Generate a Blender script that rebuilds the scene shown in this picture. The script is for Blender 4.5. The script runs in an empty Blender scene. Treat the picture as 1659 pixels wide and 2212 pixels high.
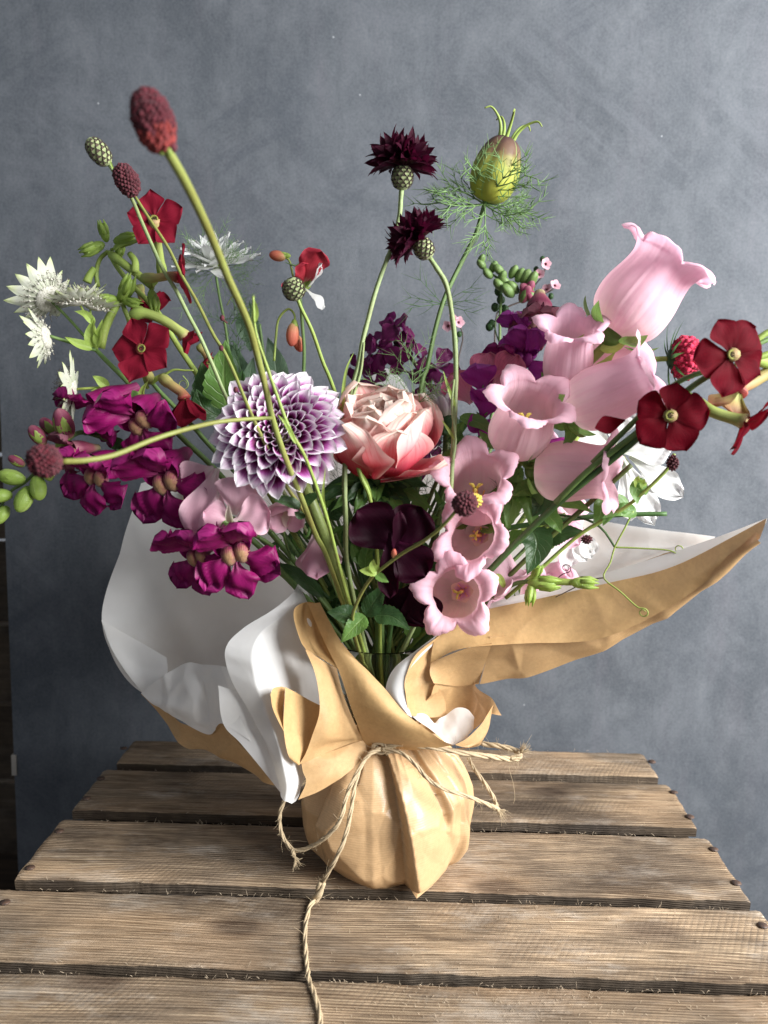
import bpy, math, random
from mathutils import Vector as V, Matrix, noise
R = random.Random(7)
PI = math.pi
sc = bpy.context.scene
COL = sc.collection

# ------------------------------------------------------------------ camera
HC = 0.3187
YAW, PITCH, ROLL = 0.01842, 0.1608, 0.01587
_f = V((-math.sin(YAW)*math.cos(PITCH), math.cos(YAW)*math.cos(PITCH), -math.sin(PITCH)))
_r = V((math.cos(YAW), math.sin(YAW), 0)); _u = _r.cross(_f)
r2 = _r*math.cos(ROLL)+_u*math.sin(ROLL); u2 = -_r*math.sin(ROLL)+_u*math.cos(ROLL)
CP = V((0, 0, HC))
cd = bpy.data.cameras.new('camera'); cam = bpy.data.objects.new('camera', cd); COL.objects.link(cam)
cam.matrix_world = Matrix(((r2.x, u2.x, -_f.x, 0), (r2.y, u2.y, -_f.y, 0), (r2.z, u2.z, -_f.z, HC), (0, 0, 0, 1)))
cd.sensor_fit = 'VERTICAL'; cd.sensor_height = 36; cd.lens = 26
cd.clip_start = 0.02; cd.clip_end = 30
cd.dof.use_dof = True; cd.dof.focus_distance = 0.475; cd.dof.aperture_fstop = 7.5
sc.camera = cam

def at(px, py, Y):
    """the point of the plane y=Y seen at (px,py) of the 1659x2212 photograph"""
    d = _f + r2*((px-829.5)/1597) - u2*((py-1106)/1597)
    return CP + d*(Y/d.y)
def ground(px, py, z=0.0):
    d = _f + r2*((px-829.5)/1597) - u2*((py-1106)/1597)
    return CP + d*((z-HC)/d.z)

# ------------------------------------------------------------------ world, light, exposure
w = bpy.data.worlds.new('World'); sc.world = w; w.use_nodes = True
bg = w.node_tree.nodes['Background']; bg.inputs[0].default_value = (0.83, 0.9, 1.0, 1); bg.inputs[1].default_value = 0.23
def area(name, loc, target, sx, sy, energy, col):
    l = bpy.data.lights.new(name, 'AREA'); l.shape = 'RECTANGLE'; l.size = sx; l.size_y = sy; l.energy = energy; l.color = col
    o = bpy.data.objects.new(name, l); COL.objects.link(o); o.location = loc
    o.rotation_euler = (V(target)-V(loc)).to_track_quat('-Z', 'Y').to_euler(); return o
area('window_light', (1.04, -0.07, 0.66), (0.0, 0.50, 0.12), 0.72, 0.80, 42.0, (1.0, 1.0, 0.99))
vs = sc.view_settings; vs.view_transform = 'Standard'; vs.look = 'None'; vs.exposure = 0.40; vs.gamma = 1.0
sc.cycles.max_bounces = 8; sc.cycles.transparent_max_bounces = 12

# ------------------------------------------------------------------ node helpers
def new_mat(name):
    m = bpy.data.materials.new(name); m.use_nodes = True; nt = m.node_tree
    nt.nodes.clear(); return m, nt
def N(nt, typ, ins=None, **props):
    n = nt.nodes.new(typ)
    for k, v in props.items(): setattr(n, k, v)
    for k, v in (ins or {}).items():
        s = n.inputs[k]
        if isinstance(v, bpy.types.NodeSocket): nt.links.new(v, s)
        elif isinstance(v, bpy.types.Node): nt.links.new(v.outputs[0], s)
        else:
            if isinstance(v, tuple) and len(v) == 3 and s.type == 'RGBA': v = v+(1,)
            s.default_value = v
    return n
def MA(nt, op, a, b=0.0, c=0.0):
    return N(nt, 'ShaderNodeMath', {0: a, 1: b, 2: c}, operation=op).outputs[0]
def RAMP(nt, fac, stops, interp='LINEAR'):
    n = N(nt, 'ShaderNodeValToRGB', {0: fac}); cr = n.color_ramp; cr.interpolation = interp
    while len(cr.elements) < len(stops): cr.elements.new(0.5)
    for e, (p, c) in zip(cr.elements, stops):
        e.position = p; e.color = (c if isinstance(c, tuple) else (c, c, c))+(1,)
    return n.outputs[0]
def MIX(nt, fac, a, b, mode='MIX'):
    n = N(nt, 'ShaderNodeMix', None, data_type='RGBA', blend_type=mode)
    for i, v in ((0, fac), (6, a), (7, b)):
        s = n.inputs[i]
        if isinstance(v, bpy.types.NodeSocket): nt.links.new(v, s)
        else: s.default_value = v if not isinstance(v, tuple) or len(v) == 4 else v+(1,)
    return n.outputs[2]
def NOISE(nt, vec, scale, detail=3, rough=0.5, dist=0.0):
    return N(nt, 'ShaderNodeTexNoise', {'Vector': vec, 'Scale': scale, 'Detail': detail, 'Roughness': rough, 'Distortion': dist}).outputs[0]
def MAPP(nt, vec, scale=(1, 1, 1), loc=(0, 0, 0), rot=(0, 0, 0)):
    return N(nt, 'ShaderNodeMapping', {'Vector': vec, 'Location': loc, 'Rotation': rot, 'Scale': scale}).outputs[0]
def BUMP(nt, h, strength=0.3, dist=0.001, normal=None):
    d = {'Height': h, 'Strength': strength, 'Distance': dist}
    if normal is not None: d['Normal'] = normal
    return N(nt, 'ShaderNodeBump', d).outputs[0]
def OUT(nt, col, rough=0.5, bump=None, trans=0.0, spec=0.4, tcol=None, sheen=0.0, coat=0.0):
    d = {'Base Color': col, 'Roughness': rough, 'Specular IOR Level': spec, 'Sheen Weight': sheen, 'Coat Weight': coat}
    if bump is not None: d['Normal'] = bump
    p = N(nt, 'ShaderNodeBsdfPrincipled', d); s = p.outputs[0]
    if trans > 0:
        t = N(nt, 'ShaderNodeBsdfTranslucent', {'Color': tcol if tcol is not None else col})
        if bump is not None: nt.links.new(bump, t.inputs['Normal'])
        s = N(nt, 'ShaderNodeMixShader', {0: trans, 1: s, 2: t.outputs[0]}).outputs[0]
    N(nt, 'ShaderNodeOutputMaterial', {0: s})

# ------------------------------------------------------------------ mesh helpers
class MB:
    def __init__(s): s.v = []; s.f = []; s.uv = []; s.mi = []
    def vert(s, p, uv=(0, 0)): s.v.append(tuple(p)); s.uv.append(uv); return len(s.v)-1
    def face(s, idx, m=0): s.f.append(tuple(idx)); s.mi.append(m)
    def grid(s, fn, nu, nv, closed=False, m=0, us=1.0, vs_=1.0):
        b = len(s.v); cu = nu if closed else nu+1
        for j in range(nv+1):
            for i in range(cu):
                u, v = i/nu, j/nv
                s.vert(fn(u, v), (u*us, v*vs_))
        for j in range(nv):
            for i in range(nu):
                a = b+j*cu+i; c = b+j*cu+(i+1) % cu
                s.face((a, c, c+cu, a+cu), m)
        return s
    def tube(s, pts, rad, sides=7, m=0, cap=True):
        pts = [V(p) for p in pts]; n = len(pts)
        if not hasattr(rad, '__len__'): rad = [rad]*n
        b = len(s.v); t0 = (pts[1]-pts[0]).normalized()
        nrm = t0.orthogonal().normalized(); L = 0
        for i in range(n):
            t = (pts[min(i+1, n-1)]-pts[max(i-1, 0)])
            t = t.normalized() if t.length > 1e-9 else t0
            nrm = (nrm-t*nrm.dot(t)); nrm = nrm.normalized() if nrm.length > 1e-6 else t.orthogonal().normalized()
            bn = t.cross(nrm)
            if i: L += (pts[i]-pts[i-1]).length
            for k in range(sides):
                a = 2*PI*k/sides
                s.vert(pts[i]+(nrm*math.cos(a)+bn*math.sin(a))*rad[i], (k/sides, L*20))
        for i in range(n-1):
            for k in range(sides):
                a = b+i*sides+k; c = b+i*sides+(k+1) % sides
                s.face((a, c, c+sides, a+sides), m)
        if cap:
            s.face([b+k for k in range(sides)][::-1], m); s.face([b+(n-1)*sides+k for k in range(sides)], m)
        return s
    def ball(s, c, rx, ry=None, rz=None, nu=10, nv=7, m=0, M=None, fn=None):
        ry = ry or rx; rz = rz or rx; c = V(c)
        def f(u, v):
            a = 2*PI*u; b = PI*v
            p = V((rx*math.sin(b)*math.cos(a), ry*math.sin(b)*math.sin(a), -rz*math.cos(b)))
            if fn: p = fn(p, u, v)
            if M: p = M @ p
            return c+p
        return s.grid(f, nu, nv, True, m)
    def box(s, lo, hi, m=0):
        b = len(s.v)
        for z in (lo[2], hi[2]):
            for y in (lo[1], hi[1]):
                for x in (lo[0], hi[0]): s.vert((x, y, z), (x, y))
        for q in ((0, 2, 3, 1), (4, 5, 7, 6), (0, 1, 5, 4), (2, 6, 7, 3), (0, 4, 6, 2), (1, 3, 7, 5)): s.face([b+i for i in q], m)
        return s
    def xf(s, M, start=0):
        for i in range(start, len(s.v)): s.v[i] = tuple(M @ V(s.v[i]))
        return s
    def mesh(s, name, mats, smooth=True, off=None):
        me = bpy.data.meshes.new(name)
        vv = s.v if off is None else [(a-off[0], b-off[1], c-off[2]) for a, b, c in s.v]
        me.from_pydata(vv, [], s.f)
        ul = me.uv_layers.new(name='UVMap')
        li = [0]*len(me.loops); me.loops.foreach_get('vertex_index', li)
        # close the seam of closed grids
        flat = []
        for p in me.polygons:
            us = [s.uv[li[k]] for k in p.loop_indices]; mx = max(a[0] for a in us); mn = min(a[0] for a in us)
            for a in us:
                flat += [a[0], a[1]]
        ul.data.foreach_set('uv', flat)
        for mt in (mats if isinstance(mats, (list, tuple)) else [mats]): me.materials.append(mt)
        me.polygons.foreach_set('material_index', s.mi)
        me.polygons.foreach_set('use_smooth', [smooth]*len(s.f)); me.update()
        return me

WM = {}
def thing(name, label, cat, loc, group=None, kind=None):
    o = bpy.data.objects.new(name, None); COL.objects.link(o); o.location = loc; o.empty_display_size = 0.01
    WM[o.name] = Matrix.Translation(V(loc)); o['label'] = label; o['category'] = cat
    if group: o['group'] = group
    if kind: o['kind'] = kind
    return o
def place(mesh, name, parent=None, M=None, label=None, kind=None):
    """link a mesh as one part; M is its matrix in the world"""
    o = bpy.data.objects.new(name, mesh); COL.objects.link(o)
    M = M or Matrix.Identity(4)
    if parent is not None:
        o.parent = parent; o.matrix_basis = WM[parent.name].inverted() @ M
    else: o.matrix_basis = M
    WM[o.name] = M
    if label: o['label'] = label
    if kind: o['kind'] = kind
    return o
def solid(mb, name, mats, parent=None, smooth=True, **kw):
    """a mesh given in world coordinates, its origin moved to its own middle"""
    n = len(mb.v); c = V((sum(p[0] for p in mb.v)/n, sum(p[1] for p in mb.v)/n, sum(p[2] for p in mb.v)/n))
    return place(mb.mesh(name, mats, smooth, c), name, parent, Matrix.Translation(c), **kw)
def tag(o, label, cat, group=None, kind=None):
    o['label'] = label; o['category'] = cat
    if group: o['group'] = group
    if kind: o['kind'] = kind
    return o
def axisM(p, ax, roll=0.0, s=1.0):
    ax = V(ax).normalized(); q = V((0, 0, 1)).rotation_difference(ax)
    return Matrix.Translation(V(p)) @ q.to_matrix().to_4x4() @ Matrix.Rotation(roll, 4, 'Z') @ Matrix.Scale(s, 4)
def RZ(a): return Matrix.Rotation(a, 4, 'Z')
def RX(a): return Matrix.Rotation(a, 4, 'X')
def T(x, y, z): return Matrix.Translation(V((x, y, z)))

def cr(p0, p1, p2, p3, t):
    return 0.5*((2*p1)+(p2-p0)*t+(2*p0-5*p1+4*p2-p3)*t*t+(3*p1-p0-3*p2+p3)*t**3)
def spl(pts, t):
    n = len(pts)-1
    if n == 1: return pts[0]*(1-t)+pts[1]*t
    x = min(max(t, 0), 0.999999)*n; i = int(x); f = x-i
    a = pts[i-1] if i > 0 else pts[0]*2-pts[1]
    d = pts[i+2] if i+2 <= n else pts[n]*2-pts[n-1]
    return cr(a, pts[i], pts[i+1], d, f)
def lerpl(pts, t):
    n = len(pts)-1; x = min(max(t, 0), 0.999999)*n; i = int(x); f = x-i
    return pts[i]*(1-f)+pts[i+1]*f
def curve(pts, n): return [spl(pts, i/n) for i in range(n+1)]
def sm(a, b, x):
    t = min(max((x-a)/(b-a), 0), 1); return t*t*(3-2*t)

# ------------------------------------------------------------------ painted backdrop board
def mat_backdrop():
    m, nt = new_mat('painted_canvas')
    tc = N(nt, 'ShaderNodeTexCoord').outputs['Object']
    big = NOISE(nt, tc, 3.6, 8, 0.7)
    st = NOISE(nt, MAPP(nt, tc, (7, 1, 5), rot=(0, 0.35, 0)), 2.6, 9, 0.72, 0.25)
    st2 = NOISE(nt, MAPP(nt, tc, (60, 1, 9), rot=(0, -0.5, 0)), 2.0, 6, 0.65, 0.1)
    vst = NOISE(nt, MAPP(nt, tc, (14, 1, 2.2)), 2.0, 8, 0.7, 0.1)
    fine = NOISE(nt, tc, 420, 2, 0.5)
    c = RAMP(nt, big, [(0.3, (0.045, 0.056, 0.071)), (0.52, (0.085, 0.098, 0.116)), (0.72, (0.158, 0.17, 0.188))])
    c = MIX(nt, RAMP(nt, st, [(0.42, 0.0), (0.66, 0.75)]), c, (0.205, 0.215, 0.235))
    c = MIX(nt, RAMP(nt, vst, [(0.52, 0.0), (0.75, 0.5)]), c, (0.185, 0.165, 0.195))
    c = MIX(nt, RAMP(nt, st2, [(0.5, 0.0), (0.8, 0.55)]), c, (0.055, 0.066, 0.085))
    for (sx_, sz_, rot_, s_, off_, colr, amt) in ((34, 3, 0.9, 2.2, 3.0, (0.19, 0.20, 0.225), 0.36), (30, 3.5, -1.0, 2.0, 7.0, (0.055, 0.068, 0.09), 0.6), (26, 2.5, 1.45, 2.4, 11.0, (0.18, 0.185, 0.21), 0.34), (9, 7, 0.2, 1.1, 17.0, (0.06, 0.074, 0.096), 0.6)):
        lens = RAMP(nt, NOISE(nt, MAPP(nt, tc, (1, 1, 1), (off_, 0, off_)), 5.5, 3, 0.5), [(0.48, 0.0), (0.62, 1.0)])
        ns = NOISE(nt, MAPP(nt, MAPP(nt, tc, rot=(0, rot_, 0)), (sx_, 1, sz_), (off_, 0, 0)), s_, 8, 0.7, 0.15)
        c = MIX(nt, MA(nt, 'MULTIPLY', lens, RAMP(nt, ns, [(0.47, 0.0), (0.60, amt)])), c, colr)
    c = MIX(nt, 1.0, c, (0.80, 0.83, 0.855), 'MULTIPLY')
    sp = N(nt, 'ShaderNodeTexVoronoi', {'Vector': tc, 'Scale': 28.0, 'Randomness': 1.0}, feature='F1').outputs[0]
    c = MIX(nt, RAMP(nt, sp, [(0.018, 0.85), (0.03, 0.0)]), c, (0.5, 0.52, 0.55))
    c = MIX(nt, 0.32, c, MIX(nt, fine, (0.03, 0.04, 0.05), (0.26, 0.26, 0.27)))
    wa = N(nt, 'ShaderNodeTexWave', {'Vector': MAPP(nt, tc, rot=(0, 0.7, 0)), 'Scale': 330.0, 'Distortion': 1.0}, bands_direction='X').outputs['Fac']
    wb = N(nt, 'ShaderNodeTexWave', {'Vector': MAPP(nt, tc, rot=(0, 0.7, 0)), 'Scale': 330.0, 'Distortion': 1.0}, bands_direction='Z').outputs['Fac']
    h = MA(nt, 'ADD', MA(nt, 'ADD', wa, wb), MA(nt, 'MULTIPLY', st, 6.0))
    OUT(nt, c, 0.62, BUMP(nt, h, 0.35, 0.0007), spec=0.25)
    return m
M_BACK = mat_backdrop()
YB = 0.668          # foot of the board; it leans back a little
bl = at(40, 2050, YB).x; LEAN = math.radians(3.0)
bd = MB(); bd.box((0, 0, 0), (1.15, 0.012, 1.25))
board = place(bd.mesh('painted_backdrop', M_BACK, False), 'painted_backdrop', None,
              T(bl, YB, -0.36) @ RX(-LEAN))
tag(board, 'large blue-grey hand painted board standing behind the crate and bouquet', 'backdrop')
# pale staple tab on the left edge of the board
m, nt = new_mat('pale_tape'); OUT(nt, (0.42, 0.38, 0.33), 0.6); M_TAPE = m
tb = MB(); tb.box((-0.002, -0.0015, 0.0), (0.0026, 0.0135, 0.021))
place(tb.mesh('tape_tab', M_TAPE, False), 'tape_tab', board, WM[board.name] @ T(0, 0, 0.36+at(14, 1690, YB).z))

# ------------------------------------------------------------------ wood
def mat_wood(name, tint=1.0, dark=False):
    m, nt = new_mat(name)
    tc = N(nt, 'ShaderNodeTexCoord').outputs['Object']
    rnd = N(nt, 'ShaderNodeObjectInfo').outputs['Random']
    off = N(nt, 'ShaderNodeCombineXYZ', {0: MA(nt, 'MULTIPLY', rnd, 9.0), 1: MA(nt, 'MULTIPLY', rnd, 5.3), 2: MA(nt, 'MULTIPLY', rnd, 3.1)}).outputs[0]
    p = N(nt, 'ShaderNodeVectorMath', {0: tc, 1: off}, operation='ADD').outputs[0]
    warp = NOISE(nt, MAPP(nt, p, (2.2, 9, 9)), 1.2, 2, 0.5)
    yy = N(nt, 'ShaderNodeSeparateXYZ', {0: p}).outputs[1]
    zz = N(nt, 'ShaderNodeSeparateXYZ', {0: p}).outputs[2]
    ring = MA(nt, 'ADD', MA(nt, 'MULTIPLY', MA(nt, 'ADD', yy, MA(nt, 'MULTIPLY', zz, 1.4)), 300.0), MA(nt, 'MULTIPLY', warp, 14.0))
    ring = MA(nt, 'ADD', MA(nt, 'MULTIPLY', MA(nt, 'SINE', MA(nt, 'MULTIPLY', ring, 9.5)), 0.5), 0.5)
    grain = NOISE(nt, MAPP(nt, p, (8, 260, 260)), 1.6, 6, 0.65)
    fine = NOISE(nt, MAPP(nt, p, (16, 620, 620)), 1.5, 5, 0.72)
    blot = NOISE(nt, MAPP(nt, p, (9, 22, 22)), 1.3, 5, 0.65)
    saw = N(nt, 'ShaderNodeTexWave', {'Vector': MAPP(nt, p, (1, 0.62, 1), rot=(0, 0, 0.75)), 'Scale': 105.0, 'Distortion': 1.6, 'Detail': 3.0, 'Detail Scale': 8.0}).outputs['Fac']
    sawm = RAMP(nt, NOISE(nt, MAPP(nt, p, (7, 14, 7)), 1.2, 3), [(0.48, 0.0), (0.68, 1.0)])
    k = tint
    c = RAMP(nt, grain, [(0.30, (0.10*k, 0.066*k, 0.038*k)), (0.46, (0.27*k, 0.195*k, 0.12*k)), (0.58, (0.40*k, 0.305*k, 0.2*k)), (0.72, (0.58*k, 0.47*k, 0.33*k))])
    ringm = RAMP(nt, NOISE(nt, MAPP(nt, p, (3, 16, 16)), 1.4, 2), [(0.34, 0.15), (0.52, 0.95)])
    c = MIX(nt, MA(nt, 'MULTIPLY', RAMP(nt, ring, [(0.18, 0.95), (0.5, 0.0)]), ringm), c, (0.15*k, 0.092*k, 0.048*k))
    c = MIX(nt, MA(nt, 'MULTIPLY', RAMP(nt, saw, [(0.05, 0.65), (0.22, 0.0)]), sawm), c, (0.11*k, 0.085*k, 0.065*k))
    c = MIX(nt, RAMP(nt, blot, [(0.40, 0.9), (0.60, 0.0)]), c, (0.135*k, 0.1*k, 0.07*k))
    c = MIX(nt, RAMP(nt, NOISE(nt, MAPP(nt, p, (12, 30, 30), (3, 1, 2)), 1.3, 6, 0.75), [(0.52, 0.0), (0.72, 0.75)]), c, (0.40*k, 0.37*k, 0.34*k))
    c = MIX(nt, RAMP(nt, NOISE(nt, MAPP(nt, p, (5, 9, 9), (7, 1, 2)), 1.3, 2, 0.6), [(0.5, 0.0), (0.75, 0.6)]), c, (0.42*k, 0.26*k, 0.12*k))
    # the odd knot
    kn = N(nt, 'ShaderNodeTexVoronoi', {'Vector': MAPP(nt, p, (5, 11, 2)), 'Scale': 1.0}, feature='F1', voronoi_dimensions='2D').outputs[0]
    c = MIX(nt, RAMP(nt, kn, [(0.05, 0.9), (0.12, 0.0)]), c, (0.07*k, 0.04*k, 0.022*k))
    c = MIX(nt, 0.30, c, MIX(nt, RAMP(nt, fine, [(0.36, 0.0), (0.64, 1.0)]), (0.06*k, 0.042*k, 0.028*k), (0.56*k, 0.455*k, 0.345*k)))
    # sawn end and front faces are mixed darker than the tops
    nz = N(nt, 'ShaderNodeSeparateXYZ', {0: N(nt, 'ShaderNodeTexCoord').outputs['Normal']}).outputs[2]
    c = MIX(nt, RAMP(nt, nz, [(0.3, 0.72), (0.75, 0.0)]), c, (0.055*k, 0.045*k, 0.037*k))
    big = NOISE(nt, MAPP(nt, p, (4, 10, 4), (5, 2, 1)), 1.6, 6, 0.7)
    c = N(nt, 'ShaderNodeGamma', {'Color': c, 'Gamma': 1.35}).outputs[0]; c = MIX(nt, 1.0, c, RAMP(nt, big, [(0.36, (0.75, 0.73, 0.72)), (0.50, (1.5, 1.5, 1.46)), (0.66, (2.1, 2.08, 2.0))]), 'MULTIPLY')
    c = N(nt, 'ShaderNodeHueSaturation', {'Color': c, 'Saturation': 0.86, 'Value': MA(nt, 'ADD', 0.86, MA(nt, 'MULTIPLY', rnd, 0.3))}).outputs[0]
    h = MA(nt, 'ADD', MA(nt, 'MULTIPLY', grain, 1.0), MA(nt, 'ADD', MA(nt, 'MULTIPLY', fine, 0.8), MA(nt, 'ADD', MA(nt, 'MULTIPLY', ring, 0.35), MA(nt, 'MULTIPLY', MA(nt, 'MULTIPLY', saw, sawm), 0.15))))
    OUT(nt, c, 0.8, BUMP(nt, h, 0.8, 0.0012), spec=0.18)
    return m
M_WOOD = mat_wood('weathered_pine'); M_WOODD = mat_wood('dark_pine', 0.33); M_WOODW = mat_wood('brown_wall_pine', 1.1)  # second copy: same pine at a darker tint, for the boards under the slats
m, nt = new_mat('rusty_nail_iron')
c = RAMP(nt, NOISE(nt, N(nt, 'ShaderNodeTexCoord').outputs['Object'], 600, 3), [(0.35, (0.035, 0.025, 0.022)), (0.65, (0.10, 0.055, 0.035))])
OUT(nt, c, 0.55, spec=0.5); M_NAIL = m

crate = thing('wooden_crate', 'upturned weathered pine crate whose slats make the table under the bouquet', 'crate', (-0.006, 0.50, -0.30))
def gy(px, py): return ground(px, py).y
TH = 0.0085
# (front y row, back y row, left px at row, right px at row) read from the photograph
planks = [(1661, 1612, 0.232, 0.232), (1766, 1677, 0.238, 0.236), (1920, 1789, 0.2405, 0.238), (2098, 1942, 0.2490, 0.2400), (2290, 2123, 0.2500, 0.2600), (2560, 2312, 0.2500, 0.2500)]
def plank_mesh(x0, x1, y0, y1, th, seed):
    mb = MB(); nx, ny = 190, 16
    def jag(x, s): return (noise.noise(V((x*55, s, seed)))*0.0011+noise.noise(V((x*260, s, seed)))*0.0006)
    def top(u, v):
        x = x0+(x1-x0)*u; a = y0+jag(x, 1.3)-0.0004; b = y1+jag(x, 8.7); y = a+(b-a)*v
        ex = 0
        if u < 1e-6 or u > 1-1e-6: ex = noise.noise(V((y*90, seed, 3)))*0.0015
        z = noise.noise(V((x*9, y*22, seed)))*0.0006+noise.noise(V((x*30, y*320, seed)))*0.00022
        e = min(v, 1-v)*(y1-y0); z -= 0.0009*max(0, 1-e/0.0022)**2
        e = min(u, 1-u)*(x1-x0); z -= 0.0010*max(0, 1-e/0.003)**2
        return V((x+ex, y, z))
    mb.grid(top, nx, ny)
    cu = nx+1
    def rim(idx, flip, darken):
        n = len(idx); prev = idx
        for k in (0.45, 1.0):
            cur = [mb.vert((mb.v[i][0], mb.v[i][1]+(0.0004 if k == 1 else 0)+noise.noise(V((mb.v[i][0]*120, k*5, seed)))*0.0003, -th*k), (0, k)) for i in idx]
            for q in range(n-1):
                fc = (prev[q], prev[q+1], cur[q+1], cur[q]); mb.face(fc if flip else fc[::-1])
            prev = cur
    f_ = list(range(cu)); b_ = [ny*cu+i for i in range(cu)]
    l_ = [j*cu for j in range(ny+1)]; r_ = [j*cu+nx for j in range(ny+1)]
    rim(f_, False, 1); rim(b_, True, 1); rim(l_, True, 1); rim(r_, False, 1)
    return mb
nails = {0: [(535/2, 1526+91), (1408, 1646)], 1: [(218, 1682), (187, 1725), (1455, 1712), (1490, 1765)],
         2: [(128, 1796), (65, 1875), (1541, 1835), (1590, 1908)], 3: [(11, 1950), (1647, 2000)], 4: [], 5: []}
nm = MB()
nm.ball((0, 0, 0.0), 0.0034, 0.0032, 0.0011, 12, 6)
NAILME = nm.mesh('nail', M_NAIL)
for i, (yf, yb, xl, xr) in enumerate(planks):
    y0, y1 = gy(830, yf), gy(830, yb)
    mb = plank_mesh(-0.006-xl, -0.006+xr, y0, y1, TH, i*3.7+1.1)
    tilt = T(0, (y0+y1)/2, 0) @ RZ(R.uniform(-.004, .004)) @ T(0, -(y0+y1)/2, 0)
    mb.xf(tilt)
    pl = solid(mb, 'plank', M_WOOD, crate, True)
    mod = pl.modifiers.new('edges', 'EDGE_SPLIT'); mod.split_angle = math.radians(50)
    for (a, b) in nails[i]:
        g = ground(a, b); place(NAILME, 'nail', pl, T(g.x, g.y, 0.0004) @ RX(R.uniform(-.15, .15)))
# the crate under the slats: end frames and side boards
for sx in (-1, 1):
    for k, (za, zb) in enumerate(((-0.058, -TH-0.0004), (-0.135, -0.068), (-0.215, -0.145), (-0.298, -0.225))):
        b = MB(); xa = -0.006+sx*0.222-0.008
        b.box((xa, 0.235, za), (xa+0.016, 0.612, zb)); solid(b, 'end_board', M_WOODD, crate, False)
for sy, yy in ((-1, 0.226), (1, 0.614)):
    for k, (za, zb) in enumerate(((-0.135, -0.02), (-0.298, -0.225))):
        b = MB(); b.box((-0.228, yy, za), (0.216, yy+0.008, zb)); solid(b, 'side_board', M_WOODD, crate, False)
# little splinters standing along the sawn edges
sp = MB()
for i, (yf, yb, xl, xr) in enumerate(planks[:5]):
    for yrow, cnt in ((yb, 90), (yf, 26)):
        yv = gy(830, yrow)
        for k in range(cnt if i >= 2 else cnt//4):
            x = R.uniform(-0.23, 0.22); y = yv+R.uniform(-0.001, 0.0008); L = R.uniform(0.0008, 0.0035)
            d = V((R.uniform(-1, 1), R.uniform(-.7, .7), R.uniform(0.1, 0.9))).normalized()*L
            sp.tube([(x, y, -0.0004), V((x, y, 0))+d*0.5, V((x, y, 0))+d+V((0, 0, R.uniform(-.5, .3)*L))], [0.00013, 0.00012, 0.00004], 3)
for k in range(420):
    x = R.uniform(-0.05, 0.2) if k % 2 else R.uniform(0.0, 0.12); i = R.choice((3, 4, 4, 4)); y = R.uniform(gy(830, planks[i][0]), gy(830, planks[i][1]))
    L = R.uniform(0.0008, 0.0028); a = R.uniform(0, PI)
    d = V((math.cos(a), math.sin(a), R.uniform(0.02, 0.6))).normalized()*L
    sp.tube([(x, y, 0.0001), V((x, y, 0.0003))+d*0.5, V((x, y, 0.0001))+d], [0.00012, 0.00011, 0.00004], 3)
m, nt = new_mat('splinter_wood'); OUT(nt, (0.62, 0.5, 0.36), 0.8, trans=0.15); M_SPL = m
solid(sp, 'splinters', M_SPL, crate, kind='stuff')

# ------------------------------------------------------------------ floor and the dark boarded wall seen past the board
fl = MB(); fl.box((-2.5, -1.0, -0.38), (2.5, 2.2, -0.36))
m, nt = new_mat('floor_boards'); p = N(nt, 'ShaderNodeTexCoord').outputs['Object']
OUT(nt, RAMP(nt, NOISE(nt, MAPP(nt, p, (3, 60, 3)), 2, 5), [(0.3, (0.02, 0.013, 0.009)), (0.7, (0.055, 0.036, 0.022))]), 0.6)
fo = solid(fl, 'floor', m, None, False); fo['kind'] = 'structure'
wl = thing('boarded_wall', 'dark brown boarded wall glimpsed past the left edge of the grey board', 'wall', (-0.6, 1.0, -0.36), kind=None)
z = -0.36; 
for k in range(12):
    hgt = 0.118; b = MB()
    b.box((-1.6, 0.98+R.uniform(0, .004), z), (0.4, 1.0, z+hgt-0.006)); solid(b, 'board', M_WOODW, wl, False); z += hgt
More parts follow.
